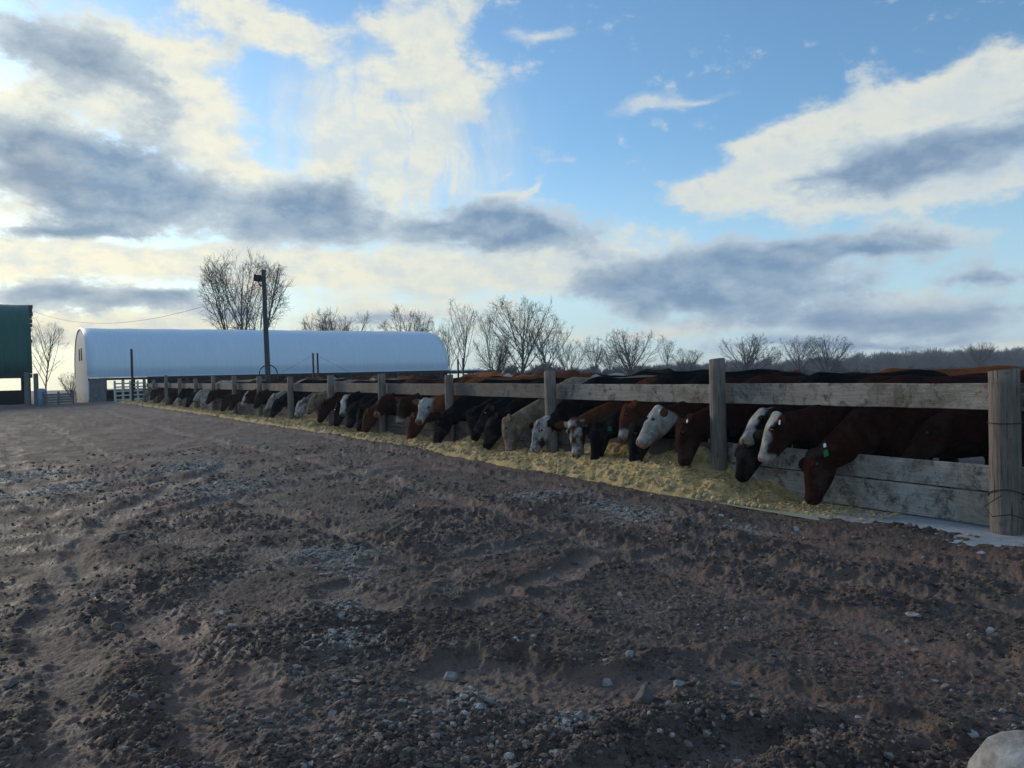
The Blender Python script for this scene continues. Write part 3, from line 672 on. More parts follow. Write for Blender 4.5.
    for ti_, tg in enumerate(tags):
        s_, colr, sz_ = tg; ep, ed, fl_, wv = ears[0 if s_ > 0 else 1]
        b2 = bmesh.new(); e1 = ed; wv2 = unit(-z+.2*N); n3 = unit(np.cross(e1, wv2)); wv2 = np.cross(n3, e1)
        c_ = ep+fl_*0+ (n3 if n3@N > 0 else -n3)*.03 + wv2*(.03 if ti_ == 0 else -.055)
        rot = Matrix(np.array([e1, wv2, n3]).T.tolist())
        bm_box(b2, Vector(c_), (sz_, sz_*1.25, .006), rot, .002); o_t = bm_done(b2, 'ear_tag', M[colr], root)
    return root
# front row: (muzzle px, poll px, d of muzzle, coat, face, tags, label look, muzzle colour)
PINK = (.35, .22, .18)
COWS = [
 (808, 497, 812, 452, .46, 'dark_red', None, [(1, 'taggreen', .055), (1, 'tagwhite', .03)], 'dark red cow with a green ear tag and its muzzle down on potatoes', None, 1.0),
 (760, 457, 777, 414, .42, 'dark_red', 'front', [(1, 'tagwhite', .035)], 'dark red cow with a broad white face stripe, head held over the silage', (.5, .4, .36), .98),
 (742, 440, 763, 411, .30, 'black', 'front', [], 'black cow with a bluish white blaze and pale nose right of the second post', (.4, .36, .25), .95),
 (738, 474, 745, 438, .48, 'black', None, [], 'plain black cow with its head down in the silage right of the second post', None, .98),
 (680, 461, 681, 421, .42, 'dark_red', None, [(1, 'tagwhite', .03)], 'dark red cow, head down, with a small white ear tag left of the second post', None, 1.0),
 (638, 441, 659, 407, .42, 'dark_red', 'white', [], 'red cow with a fully white face lifted and looking left', (.5, .3, .25), 1.02),
 (631, 460, 634, 424, .46, 'black', None, [], 'black cow with its muzzle in the silage under the lifted white face', None, 1.0),
 (620, 436, 627, 403, .22, 'red', 'nose', [], 'red cow with a pinkish nose standing further back beside the white-faced one', PINK, .98),
 (594, 459, 596, 424, .46, 'black', None, [(1, 'taggreen', .05)], 'black cow with a green ear tag and its head straight down', None, 1.0),
 (576, 454, 572, 419, .46, 'red', 'mottle', [], 'red cow with a speckled white face just right of the third post', (.3, .24, .2), 1.0),
 (532, 449, 540, 421, .40, 'black', 'spot', [], 'black cow with a white face spotted black just left of the third post', (.5, .45, .42), .95),
 (507, 450, 503, 419, .46, 'tan', None, [], 'pale tan cow with its head straight down in the silage', (.3, .22, .17), 1.02),
 (475, 429, 491, 405, .36, 'black', None, [], 'black cow holding its head slanting left above the silage', (.05, .05, .05), 1.0),
 (484, 445, 491, 419, .42, 'black', None, [], 'black cow with head down under the slanting black head', None, 1.0),
 (472, 438, 468, 411, .34, 'black', None, [], 'black cow nearest the fourth post, leftmost of three black heads', None, 1.0),
 (420, 416, 426, 393, .45, 'orange', 'white', [], 'white-faced cow with orange ears looking at the camera', PINK, .98),
 (434, 440, 440, 416, .40, 'black', None, [], 'black cow with head down under the white-faced cow', None, 1.0),
 (408, 438, 414, 413, .42, 'red', None, [], 'red cow reaching right down into the silage', None, 1.0),
 (398, 420, 403, 396, .30, 'brown', 'nose', [], 'brown cow with a pale nose, head raised under the rail', PINK, 1.0),
 (376, 412, 384, 395, .36, 'dark_red', None, [], 'dark red cow with its head crossing the fifth post', PINK, .98),
 (362, 431, 368, 409, .42, 'red', None, [], 'red cow with its muzzle down left of the fifth post', None, 1.0),
 (357, 429, 361, 407, .36, 'black', None, [], 'black cow, head down, directly left of the red one', None, 1.0),
 (341, 413, 346, 396, .40, 'black', 'front', [], 'black cow with a white blaze facing out', (.3, .27, .25), .98),
 (347, 425, 351, 406, .40, 'black', None, [], 'black cow eating below and right of the white blaze', None, 1.0),
 (334, 424, 338, 404, .42, 'black', None, [], 'black cow with head down nearest the sixth post', None, 1.0),
 (318, 420, 322, 403, .42, 'dark_red', None, [], 'dark red cow with head down right beside the tan head', None, 1.0),
 (307, 410, 315, 393, .38, 'tan', None, [], 'pale tan cow holding its head level', (.3, .24, .2), 1.0),
 (295, 416, 300, 402, .42, 'grey', 'mottle', [], 'whitish speckled cow with head down at the seventh post', (.3, .28, .26), 1.0),
 (265, 409, 275, 394, .42, 'cream', None, [], 'cream cow with its head slanting left', (.3, .25, .22), 1.05),
 (270, 415, 277, 400, .36, 'black', None, [], 'black cow with head down under the cream head', None, 1.0),
 (242, 403, 248, 390, .40, 'brown', 'front', [], 'brown cow with a white face stripe', (.4, .35, .3), 1.0),
 (254, 406, 259, 392, .34, 'brown', None, [], 'plain dark brown cow with head down', None, 1.0),
 (221, 410, 225, 396, .42, 'brown', None, [], 'brown cow with head straight down', None, 1.0),
 (229, 409, 232, 395, .36, 'brown', None, [], 'brown cow with head down, tight against the ninth post', None, 1.0),
 (206, 402, 212, 390, .38, 'dark_red', None, [], 'dark red cow holding its head level', None, 1.0),
 (194, 399, 201, 389, .42, 'cream', None, [], 'cream cow with its head lifted over the silage', (.3, .26, .24), 1.0),
 (201, 408, 203, 396, .40, 'cream', 'white', [], 'white-faced cream cow with head down', (.4, .35, .3), 1.0),
 (186, 406, 190, 393, .40, 'black', None, [], 'black cow with its head down', None, 1.0),
 (177, 400, 183, 390, .42, 'black', 'nose', [], 'black cow with a white nose', (.5, .5, .5), 1.0),
 (169, 403, 173, 391, .40, 'black', None, [], 'black cow eating', None, 1.0),
 (157, 402, 161, 391, .40, 'red', None, [], 'red cow eating', None, 1.0),
 (150, 399, 154, 389, .38, 'dark_red', None, [], 'dark red cow eating', None, 1.0),
 (144, 396, 150, 388, .40, 'grey', None, [], 'pale grey cow at the far end of the row', None, 1.0),
]
FRONTAL = {9: 25, 8: 10, 15: 40, 10: 0, 19: 10, 18: 20, 22: 20}
for ci, (mx, my, qx, qy, dm, coat, face, tags, lab, mc, hs) in enumerate(COWS):
    Mz = on_d(mx, my, dm); s_m, _ = to_sd(Mz)
    Mz[2] = max(Mz[2], float(fbase(s_m))+.12, float(feed_h(np.array(s_m), np.array(dm)))+.01)
    r = ray(qx, qy); hs = hs*1.08; HL = .47*hs; w = CAM-Mz; A = r@r; B = 2*(r@w); C_ = w@w-HL*HL; disc = B*B-4*A*C_
    if disc > 0: tt = (-B+math.sqrt(disc))/(2*A)
    else: tt = -B/(2*A)
    P = CAM+r*tt; P = Mz+unit(P-Mz)*HL
    dv = unit(P-Mz); back = -N
    if dv@back < .15: dv = unit(dv+back*(.15-dv@back)); P = Mz+dv*HL
    ps, pd = to_sd(P); pz = P[2]-float(fbase(ps)); pd_new = pd
    if P[2] > 1.05+float(fbase(ps)) and pd > -.3: P[2] = 1.05+float(fbase(ps))
    yaw = -R(26)+random.gauss(0, R(5)); yaw = yaw*(1 if s_m < 12 else .75); cy, sy = math.cos(yaw), math.sin(yaw); h = np.array([N[0]*cy-N[1]*sy, N[0]*sy+N[1]*cy, 0])
    # withers stand behind the fence; the neck carries the head out between rail and boards
    reach = np.clip(pd+.62, .45, .95)
    W0 = P-h*reach; ws, wd = to_sd(W0); wd = min(wd, -.60); W0 = from_sd(ws, wd, float(fbase(ws)))
    tall = 1.0+random.gauss(0, .012)
    if ci in (5,): tall = .97
    b = bay(s_m); full = lab if ci < 8 else (lab+' '+bayname(b) if len((lab+' '+bayname(b)).split()) <= 16 else lab)
    hy = -R(38)+random.gauss(0, R(6)) if ci not in FRONTAL else R(FRONTAL[ci]); hv = np.array([N[0]*math.cos(hy)-N[1]*math.sin(hy), N[0]*math.sin(hy)+N[1]*math.cos(hy), 0])
    c = make_cow('cow', W0, h, P, Mz, coat, face, hv, under=True, vox=.016 if ci < 12 else (.022 if ci < 30 else .03), tags=tags, eyes=ci < 26, seed=100+ci, muzc=mc, hs=hs, backh=tall)
    tag(c, full, 'cow', 'cattle feeding through the fence')
    print('cow', ci, 'muz z %.2f d %.2f poll z %.2f d %.2f s %.1f bay %d' % (Mz[2]-fbase(s_m), dm, P[2]-fbase(ps), pd, s_m, b))

# second row and the rest of the herd: a few prototypes, then copies
def proto(coat, face, low, seed, patch=None):
    h = np.array([1., 0, 0]); pz_ = .95 if low else 1.32
    P = np.array([.72, .04, pz_]); a = unit(np.array([.75, .12, -.9 if low else -.55])); c = make_cow('cow', (0, 0, 0), h, P, P+a*.47, coat, face, vox=.026, seed=seed, patch=patch)
    return c
PR = {'red': proto('red', None, False, 301), 'orange': proto('orange', 'white', False, 302), 'black': proto('black', None, False, 303), 'dark red': proto('dark_red', None, True, 304),
      'black and white': proto('black', 'front', True, 305, 1), 'tan': proto('tan', None, True, 306)}
usedp = set()
def herd(kind, s, d, hd, sc=1.0, lab=None):
    src = PR[kind]
    if kind in usedp:
        o = src.copy(); COL.objects.link(o)
        for ch in src.children: c = ch.copy(); COL.objects.link(c); c.parent = o
    else: o = src; usedp.add(kind)
    o.location = from_sd(s, d, float(fbase(s))); o.rotation_euler = (0, 0, math.atan2(N[1], N[0])+R(hd)); o.scale = (sc,)*3
    tag(o, lab, 'cow', 'cattle standing behind the feeding row')
H = [('orange', 2.6, -2.5, -50, 1.03, 'orange-brown cow whose warm back shows above the nearest top rail'), ('dark red', .35, -1.05, -48, 1.03, 'dark red cow standing lengthwise in the nearest bay behind the others'),
     ('red', -1.3, -1.5, -30, 1.0, 'red cow at the right edge behind the end post'),
     ('black', 2.6, -3.6, 20, 1.0, None), ('red', 4.6, -3.5, 50, 1.02, None), ('dark red', 6.0, -3.9, 15, 1.02, None), ('black', 8.3, -3.4, -30, 1.05, None),
     ('black and white', 10.0, -3.7, 25, 1.0, None), ('orange', 11.6, -3.3, 70, 1.03, None), ('red', 13.2, -3.8, 40, 1.04, None), ('orange', 15.1, -3.4, 55, 1.05, None), ('black', 16.6, -4.2, 10, 1.0, None),
     ('red', 18.0, -3.3, 80, 1.05, None), ('dark red', 19.6, -3.9, 30, 1.05, None), ('orange', 21.5, -3.5, 60, 1.06, None), ('red', 23.6, -3.7, 20, 1.06, None), ('tan', 25.0, -3.4, 75, 1.05, None), ('black', 26.6, -4.0, 70, 1.12, None),
     ('orange', 28.8, -3.6, 50, 1.06, None), ('red', 31.0, -3.5, 70, 1.08, None), ('dark red', 33.2, -3.8, 25, 1.08, None), ('orange', 35.6, -3.5, 80, 1.06, None), ('red', 38.5, -3.6, 40, 1.08, None), ('black', 41.5, -3.7, 60, 1.06, None), ('red', 44.5, -3.6, 15, 1.08, None),
     ('red', 14.0, -6.4, 95, 1.08, None), ('orange', 18.8, -6.8, 80, 1.1, None), ('black', 10.5, -6.6, 70, 1.08, None)]
names = {}
for kind, s, d, hd, sc, lab in H:
    if lab is None:
        b = bay(s); deep = 'deep in the pen' if d < -5 else 'behind the row'
        lab = '%s cow standing %s, %s' % (kind, deep, bayname(b))
        if lab in names: lab = 'second '+lab.replace('standing ', '') 
        names[lab] = 1
    lab = ' '.join(lab.split()[:16]); herd(kind, s, d, hd, sc, lab)

# ------------------------------------------------------------------ barns
AX = np.array([1/NN, SL/NN, 0]); BX = np.array([-SL/NN, 1/NN, 0])      # AX along the barn, BX across to the back
def barn_root(name, corner): return empty(name, corner, math.atan2(AX[1], AX[0]))
def hoop(W, eave, ridge, n=28, sag=.0, e2=None):
    pts = []
    for i_ in range(n+1):
        t = i_/n; a = math.pi*t; cx = W/2-W/2*math.cos(a); zz = eave+(ridge-eave)*(abs(math.sin(a))**.72); pts.append((cx, zz))
    return pts
def sheet_roof(name, prof, x0, x1, mat_, parent, th=.05, nseg=20, rag=0):
    k = len(prof); V = []; xs_ = np.linspace(x0, x1, nseg+1)
    c = np.array([(prof[0][0]+prof[-1][0])/2, prof[0][1]])
    for xx in xs_:
        for (yy, zz) in prof:
            r_ = rag*random.random() if xx == x1 else 0
            wv = .018*math.sin(xx*1.9)+.01*random.random(); V.append((xx+r_, yy, zz+wv))
    for xx in xs_:
        for (yy, zz) in prof:
            dd_ = np.array([yy, zz])-c; dd_ = dd_/np.linalg.norm(dd_); V.append((xx, yy-dd_[0]*th, zz-dd_[1]*th))
    Fc = []; o = (nseg+1)*k
    for i_ in range(nseg):
        for j_ in range(k-1):
            a = i_*k+j_; Fc.append((a, a+k, a+k+1, a+1)); Fc.append((o+a, o+a+1, o+a+k+1, o+a+k))
    for j_ in range(k-1):
        Fc.append((j_, j_+1, o+j_+1, o+j_)); a = nseg*k+j_; Fc.append((a, o+a, o+a+1, a+1))
    for i_ in range(nseg):
        a = i_*k; Fc.append((a, o+a, o+a+k, a+k)); a = i_*k+k-1; Fc.append((a, a+k, o+a+k, o+a))
    return link(name, npmesh(name, V, Fc, True), M[mat_], parent)
# white barn
w0 = at_y(88, 395, 65.0); W0 = np.array([w0[0], 65.0, 0]); wb = barn_root('hoop_barn', W0); WB, LB = 13.3, 34.8
tag(wb, 'long white hoop-roofed barn with an open boarded front behind the fence', 'barn')
prof = hoop(WB, 2.25, 6.75)
sheet_roof('roof', prof, 0, LB, 'whiteroof', wb, .08, 40)
# gable sheet: polygon with thickness
def gable(name, x, prof, zb, m, parent, th=.08):
    bm = bmesh.new(); pts = [(prof[0][0]+.09, zb)]+[(c_[0] if 0 < i_ < len(prof)-1 else c_[0], c_[1]) for i_, c_ in enumerate(prof)]+[(prof[-1][0]-.09, zb)]
    cy_ = sum(p[0] for p in prof)/len(prof); pts = [((p[0]-cy_)*.985+cy_, p[1]-.03) for p in pts]
    f1 = bm.faces.new([bm.verts.new((x, p[0], p[1])) for p in pts]); r_ = bmesh.ops.extrude_face_region(bm, geom=[f1])
    for v in [g for g in r_['geom'] if isinstance(g, bmesh.types.BMVert)]: v.co.x += th
    bmesh.ops.recalc_face_normals(bm, faces=bm.faces); return bm_done(bm, name, M[m], parent)
gable('gable_wall', .06, prof, -.4, 'gable', wb)
for yy in (5.5, 7.6):
    bm = bmesh.new(); bm_box(bm, (.03, yy, 4.35), (.06, .42, 1.1), None, .01); bm_done(bm, 'window', M['darkwood'], wb)
box_obj('eave_trim', (LB/2, -.13, 2.2), (LB, .24, .10), M['whiteroof'], wb)
box_obj('eave_beam', (LB/2, .05, 2.02), (LB-.1, .18, .2), M['darkwood'], wb)
box_obj('back_wall', (LB/2+3.2, WB-.3, 1.1), (LB-6.6, .12, 2.5), M['greyboard'], wb)
box_obj('lower_wall', (4, WB-.32, .45), (8, .1, 1.1), M['darkwood'], wb)
for k_ in range(3): box_obj('wall_plank', (.33+k_*.42, -.02, .9), (.418, .05, 2.4), M['greyboard'], wb)
gable('end_wall', LB-.2, prof, -.2, 'darkwood', wb); box_obj('dark_backing', (LB/2+6, 1.6, .9), (LB-13, .1, 2.2), M['darkwood'], wb)  # dark panel added inside the open front, stands in for the shaded interior
box_obj('end_apron', (LB+2.2, .4, 2.12), (4.4, 1.4, .12), M['whiteroof'], wb); box_obj('end_beam', (LB+3.5, .3, 1.9), (7, .2, .3), M['darkwood'], wb)
for k_ in range(13): box_obj('timber_post', (2.7+k_*2.6, .05, .8), (.2, .2, 2.23), M['darkwood'], wb)
for k_ in range(5): box_obj('timber_post', (2.7+k_*2.6, WB-.1, .9), (.2, .2, 2.5), M['darkwood'], wb)
# green barn
g0 = np.array([-41.1, 66.0, .12]); gb = barn_root('shed', g0)
tag(gb, 'dark green hoop-roofed shed on posts at the left edge', 'shed')
gp = hoop(14, 2.55, 9.0); sheet_roof('roof', gp, -26, 0, 'green', gb, .1, 30, .0)
gable('gable_wall', -.35, [(a_, b__) for a_, b__ in gp], 2.5, 'green', gb)
bm = bmesh.new()
for i_ in range(4, 26):
    t = i_/28.; a = math.pi*t; cy_ = 7-7.05*math.cos(a)*.97; cz_ = 2.55+6.45*abs(math.sin(a))**.72
    if i_ > 13: bm_box(bm, (.12+.12*random.random(), cy_, cz_-.1), (.3+.35*random.random(), .25, .3), Matrix.Rotation(random.gauss(0, .4), 3, 'X'), .01)
bm_done(bm, 'torn_edge', M['galv'], gb)
for k_ in range(9):
    box_obj('timber_post', (-.45-k_*2.9, .1, 1.1), (.38, .3, 3.1), M['greyboard'], gb)
    box_obj('timber_post', (-.45-k_*2.9, 13.7, 1.1), (.3, .3, 3.1), M['darkwood'], gb)
box_obj('eave_beam', (-13, .12, 2.35), (26, .2, .35), M['darkwood'], gb)
box_obj('back_boards', (-13, 13.85, .35), (26, .1, 1.5), M['darkwood'], gb)
box_obj('side_wall', (-.2, 7, 1.1), (.1, 13.5, 2.9), M['darkwood'], gb)
# things between the barns
p = at_y(36.5, 398, 62); o = bm_done(bm_box(bm_new(), (0, 0, 1.1), (.26, .26, 3.0), None, .02), 'timber_post', M['greyboard'], None, (p[0], 62, 0)); tag(o, 'grey timber post standing free just right of the green shed', 'post')
p = at_y(41.5, 395, 61); dr = empty('drum', (p[0], 61, .02)); bm = bmesh.new()
tube_path(bm, [(0, 0, 0), (0, 0, .05), (0, 0, .45), (0, 0, .48), (0, 0, .51), (0, 0, .95), (0, 0, 1.28), (0, 0, 1.33)], [.24, .26, .26, .275, .26, .26, .25, .2], 16)
bm_done(bm, 'body', M['blue'], dr, None, True); box_obj('lid', (0, 0, 1.345), (.24, .24, .03), M['galv'], dr)
tag(dr, 'tall faded blue drum beside the grey post by the green shed', 'drum')
def yardfence(name, pA, pB, rails, n, h, m, label, th=.12):
    A = np.array(pA); B = np.array(pB); v = B-A; Ls = np.linalg.norm(v[:2]); an = math.atan2(v[1], v[0]); rt = empty(name, A, an); tag(rt, label, 'fence' if 'gate' not in name else 'gate')
    for k_ in range(n+1): box_obj('post', (Ls*k_/n, .06, h/2), (.14, .1, h+.2), M[m], rt)
    for z_ in rails: box_obj('rail', (Ls/2, -.03, z_), (Ls, .05, th), M[m], rt, 0, .008)
    return rt
a_ = at_y(44, 400, 60); b__ = at_y(74, 400, 63); yardfence('board_fence', (a_[0], 60, .0), (b__[0], 63, .0), (.25, .45, .65, .85), 2, 1.0, 'greyboard', 'low grey board fence closing the gap between the two barns', .17)
a_ = at_y(116, 398, 54); b__ = at_y(146, 398, 58); yardfence('metal_gate', (a_[0], 54, .1), (b__[0], 58, .15), (.35, .65, .95, 1.25, 1.5), 4, 1.6, 'cream', 'cream railed gate at the far end of the feeding fence', .1)
def pipe(px, ytop, ybase, Y, rad, m, label, name='steel_pole', zb=None):
    t_ = at_y(px, ytop, Y); b_p = np.array([t_[0]+.02, Y, 0.0])
    bm = bmesh.new(); H_ = t_[2]; tube_path(bm, [(0, 0, -.3), (0, 0, H_*.5), (0, 0, H_-.03), (0, 0, H_)], [rad, rad, rad*.97, rad*.8], 10)
    o = bm_done(bm, name, M[m], None, Vector(b_p), True); tag(o, label, 'pole'); return o, t_
pipe(131, 349, 400, 49, .075, 'steel', 'black steel pole standing in front of the white barn at the fence end')
for px, yt, lab in ((312.5, 353, 'left of the twin thin pipes rising behind the cattle in front of the white barn'), (317, 353, 'right of the twin thin pipes rising behind the cattle in front of the white barn'),
                    (457.5, 359, 'left of the thin pipe pair beyond the right end of the white barn'), (462.5, 358, 'right of the thin pipe pair beyond the right end of the white barn')):
    pipe(px, yt, 372, 46, .06, 'steel', lab, 'thin_pipe')
bm = bmesh.new(); t_ = at_y(315, 354, 46); hwire = []
for ex, ey in ((281, 373), (350, 373)):
    e_ = at_y(ex, ey, 46); tube_path(bm, [t_-t_*0, e_], .005, 4)
g_ = bm_done(bm, 'guy_wires', M['wire']); tag(g_, 'thin guy wires running down from the twin pipes', 'wires')
# yard light
tp = at_y(263.2, 270, 36); bp = at_y(268.3, 372, 36); lp = empty('light_pole', (bp[0], 36, .1)); tag(lp, 'tall grey pole with a floodlight near its top, in the pen before the white barn', 'light pole')
loc = np.array([bp[0], 36, .1]); top = tp-loc
bm = bmesh.new(); tube_path(bm, [np.array([.0, 0, -.4]), top*.3*np.array([1, 1, 1]), top*.7, top], [.135, .128, .115, .105], 12); bm_done(bm, 'pole', M['galv'], lp, None, True)
bm = bmesh.new(); z_ = top[2]-.38; xo = top[0]
bm_box(bm, (xo-.26, -.05, z_), (.30, .28, .30), Matrix.Rotation(.15, 3, 'Y'), .03); bm_box(bm, (xo-.26, -.21, z_), (.24, .05, .22), Matrix.Rotation(.15, 3, 'Y'), .01); fo = bm_done(bm, 'floodlight', M['steel'], lp)
bm = bmesh.new(); tube_path(bm, [(xo-.25, 0, z_-.12), (xo-.2, 0, z_-.3), (xo-.02, 0, z_-.42)], .03, 6); tube_path(bm, [(xo-.3, 0, z_+.1), (xo, 0, z_+.12)], .025, 6); bm_done(bm, 'bracket', M['steel'], lp)
bm = bmesh.new(); tube_path(bm, [(.42*math.cos(a), 0, 1.75+.42*math.sin(a)) for a in np.linspace(.0, math.pi, 12)], .03, 6); tube_path(bm, [(-.42, 0, 1.76), (-.42, 0, -.2)], .03, 6); tube_path(bm, [(.42, 0, 1.76), (.42, 0, -.2)], .03, 6); bm_done(bm, 'guard_hoop', M['galv'], lp)
# power line
A = at_y(33, 311, 66); B = at_y(264, 285, 36); pts = [A+(B-A)*t-np.array([0, 0, 1.4*4*t*(1-t)]) for t in np.linspace(0, 1, 40)]
bm = bmesh.new(); tube_path(bm, pts, .009, 5); tag(bm_done(bm, 'power_line', M['wire']), 'thin overhead wire sagging from the green shed to the light pole', 'power line')
# rubble at the far fence end
for q, (px, py, w_) in enumerate([(112, 401, 9), (121, 402, 8), (127, 404, 7), (136, 404, 7)]):
    stone(px, py, w_, 'browstone' if q % 2 else 'stone', ['flat pale rock left of the black steel pole', 'muddy rock just left of the foot of the black steel pole', 'pale rock at the foot of the black steel pole', 'dark rock right of the black steel pole'][q], .6)

# ------------------------------------------------------------------ trees
def grow_tree(seed, h=10., spread=.5, trunks=1, levels=5, bole=.22, dens=1.0, r0=None, up=.12, tw=.011):
    rs = random.Random(seed); T = []; Bs = []
    def rv(): return np.array([rs.gauss(0, 1), rs.gauss(0, 1), rs.gauss(0, 1)])
    def go(p, d, L_, r, lev):
        n = 5 if lev == 0 else (4 if lev < 3 else 3); q = p; dd_ = d; pts = [(p, r, d)]
        for i_ in range(n):
            dd_ = unit(dd_+rv()*(.05 if lev == 0 else .15)+np.array([0, 0, up*(1 if lev < 3 else .6)])); q2 = q+dd_*L_/n; r2 = max(tw*.8, r*(1-.62*(i_+1)/n))
            (T if lev == 0 else Bs).append(np.concatenate([q, q2, [max(tw, r*(1-.62*i_/n)), r2]])); q = q2; pts.append((q, r2, dd_))
        if lev >= levels: return
        kids = [7, 6, 5, 4, 3][lev]*dens; kids = int(kids+rs.random())
        for k__ in range(kids):
            t = (bole+(1-bole)*(k__+rs.random())/kids) if lev == 0 else (.25+.75*(k__+rs.random())/kids)
            x_ = t*n; i0 = min(int(x_), n-1); fr = x_-i0; pp = pts[i0][0]*(1-fr)+pts[i0+1][0]*fr; rr_ = pts[i0][1]*(1-fr)+pts[i0+1][1]*fr; bd = pts[i0+1][2]
            sdv = rv(); sdv = unit(sdv-bd*(sdv@bd)); ang = spread*(1.1+rs.gauss(0, .2))*(1 if lev else 1.25-.5*t); nd = unit(bd*math.cos(ang)+sdv*math.sin(ang))
            LL = L_*(.62 if lev else .58*(1.25-.45*t))*(.75+.5*rs.random()); go(pp, nd, LL, max(tw, rr_*.62), lev+1)
    for k__ in range(trunks):
        d0 = unit(np.array([rs.gauss(0, .1)+(.28*(k__-(trunks-1)/2)), rs.gauss(0, .12), 1])); go(np.array([.25*(k__-(trunks-1)/2), 0, -.3]), d0, h*.72*(.85+.15*rs.random()), (r0 or h*.018)/(trunks**.4), 0)
    T = np.array(T); Bs = np.array(Bs); top = max(T[:, 5].max(), Bs[:, 5].max()); sc = h/top
    T *= sc; Bs *= sc; return T, Bs
def tree_meshes(**kw):
    T, Bs = grow_tree(**kw); a = npmesh('trunk', *tubes(T, 7)); b = npmesh('crown', *tubes(Bs, 3)); return a, b
def set_tree(meshes, px, ytop, Y, m, label, hbase, rot, group=None, wsc=1.0):
    t_ = at_y(px, ytop, Y); gz_ = float(gheight(t_[0], Y)); s_ = (t_[2]-gz_)/hbase
    o = empty('bare_tree', (t_[0], Y, gz_), rot); o.scale = (s_*wsc, s_*wsc, s_); tag(o, label, 'tree', group)
    for nm, me in zip(('trunk', 'crown'), meshes):
        c = link(nm, me, M[m], o)
    return o
def fan_tree(seed, h=12., w=10., limbs=16, lo=.08, hi=.45, bole=.12, sec=11, ter=6, tw=.013, r0=.26, stems=1, maxang=1.15, curl=.10, cz=.56):
    rs = random.Random(seed); T = []; Bs = []
    def rv(): return np.array([rs.gauss(0, 1), rs.gauss(0, 1), rs.gauss(0, 1)])
    def inside(p):
        return (p[0]/(w/2))**2+(p[1]/(w/2))**2+((p[2]-cz*h)/((1-cz)*h if p[2] > cz*h else cz*h))**2 < 1+.12*math.sin(p[0]*2.1+seed)+.1*math.sin(p[2]*1.7+p[1])
    def run(p, d, L_, r, n, wob, up, lst, rend=None):
        q = p; dd_ = d; out = [(p, r, d)]
        for i_ in range(n):
            dd_ = unit(dd_+rv()*wob+np.array([0, 0, up])); q2 = q+dd_*L_/n; ra = max(tw, r*(1-.8*i_/n)); rb = max(tw*.7, r*(1-.8*(i_+1)/n))
            lst.append(np.concatenate([q, q2, [ra, rb]])); q = q2; out.append((q, rb, dd_))
            if not inside(q) and q[2] > .2*h: break
        return out
    def pick(o, t):
        x_ = t*(len(o)-1); i_ = min(int(x_), len(o)-2); f_ = x_-i_; return o[i_][0]*(1-f_)+o[i_+1][0]*f_, o[i_][1]*(1-f_)+o[i_+1][1]*f_, o[i_+1][2]
    def side(bd, a_):
        v = rv(); v = unit(v-bd*(v@bd)); return unit(bd*math.cos(a_)+v*math.sin(a_))
    for st in range(stems):
        d0 = unit(np.array([rs.gauss(0, .06)+.3*(st-(stems-1)/2), rs.gauss(0, .1), 1])); tr_ = run(np.array([.3*(st-(stems-1)/2), 0, -.3]), d0, h*.95, r0/stems**.4, 9, .06, .04, T)
        for k_ in range(int(limbs/stems)):
            t_ = lo+(hi-lo)*(k_+rs.random())/(limbs/stems); p, r, bd = pick(tr_, t_); az_ = rs.random()*6.283; a_ = maxang*(.35+.65*rs.random())*(1-.35*t_)
            nd = np.array([math.sin(a_)*math.cos(az_), math.sin(a_)*math.sin(az_), math.cos(a_)])
            lm = run(p, nd, h*.8, max(r*.62, .05), 8, .07, curl*math.sin(a_), Bs)
            ns = max(3, int(sec*len(lm)/9))
            for j_ in range(ns):
                p2, r2, b2 = pick(lm, .18+.82*(j_+rs.random())/ns); s2 = run(p2, side(b2, .55+.25*rs.random()), h*(.26-.10*j_/ns)*(.7+.5*rs.random()), max(r2*.6, tw*1.3), 4, .13, .07, Bs)
                for l_ in range(ter):
                    p3, r3, b3 = pick(s2, .15+.85*(l_+rs.random())/ter); s3 = run(p3, side(b3, .5+.3*rs.random()), h*.085*(.6+.7*rs.random()), max(r3*.6, tw), 2, .15, .06, Bs)
                    for m_ in range(2):
                        p4, r4, b4 = pick(s3, .2+.8*rs.random()); run(p4, side(b4, .6), h*.045*(.6+.7*rs.random()), tw*.8, 1, .1, .05, Bs)
        # tip of the stem carries branches too
        for j_ in range(int(16/stems)):
            p2, r2, b2 = pick(tr_, .4+.6*(j_+rs.random())/(16/stems)); s2 = run(p2, side(b2, .5+.3*rs.random()), h*.22*(.7+.5*rs.random()), max(r2*.6, tw*1.3), 4, .13, .09, Bs)
            for l_ in range(ter):
                p3, r3, b3 = pick(s2, .15+.85*(l_+rs.random())/ter); run(p3, side(b3, .55), h*.08*(.6+.7*rs.random()), tw, 2, .15, .06, Bs)
    T = np.array(T); Bs = np.array(Bs); top = np.percentile(Bs[:, 5], 99.5); sc = h/top
    T *= sc; Bs *= sc; return npmesh('trunk', *tubes(T, 7)), npmesh('crown', *tubes(Bs, 3))
TA = fan_tree(11, 18, 10.5, 27, .12, .65, tw=.014, r0=.30, stems=3, maxang=.8, sec=12, ter=6)
TB = fan_tree(23, 12, 8.5, 15, .2, .65, tw=.012, r0=.2, maxang=.95, sec=9, ter=5)
TC = fan_tree(35, 12, 10.5, 18, .1, .6, tw=.012, r0=.24, stems=2, maxang=1.0, sec=10, ter=5)
TD = fan_tree(48, 12, 6.0, 12, .2, .8, tw=.009, r0=.13, maxang=.7, sec=8, ter=4)
TE = fan_tree(59, 10, 11.5, 20, .06, .4, tw=.011, r0=.22, maxang=1.2, sec=10, ter=5, curl=.12)
TG = 'bare trees behind the pens'
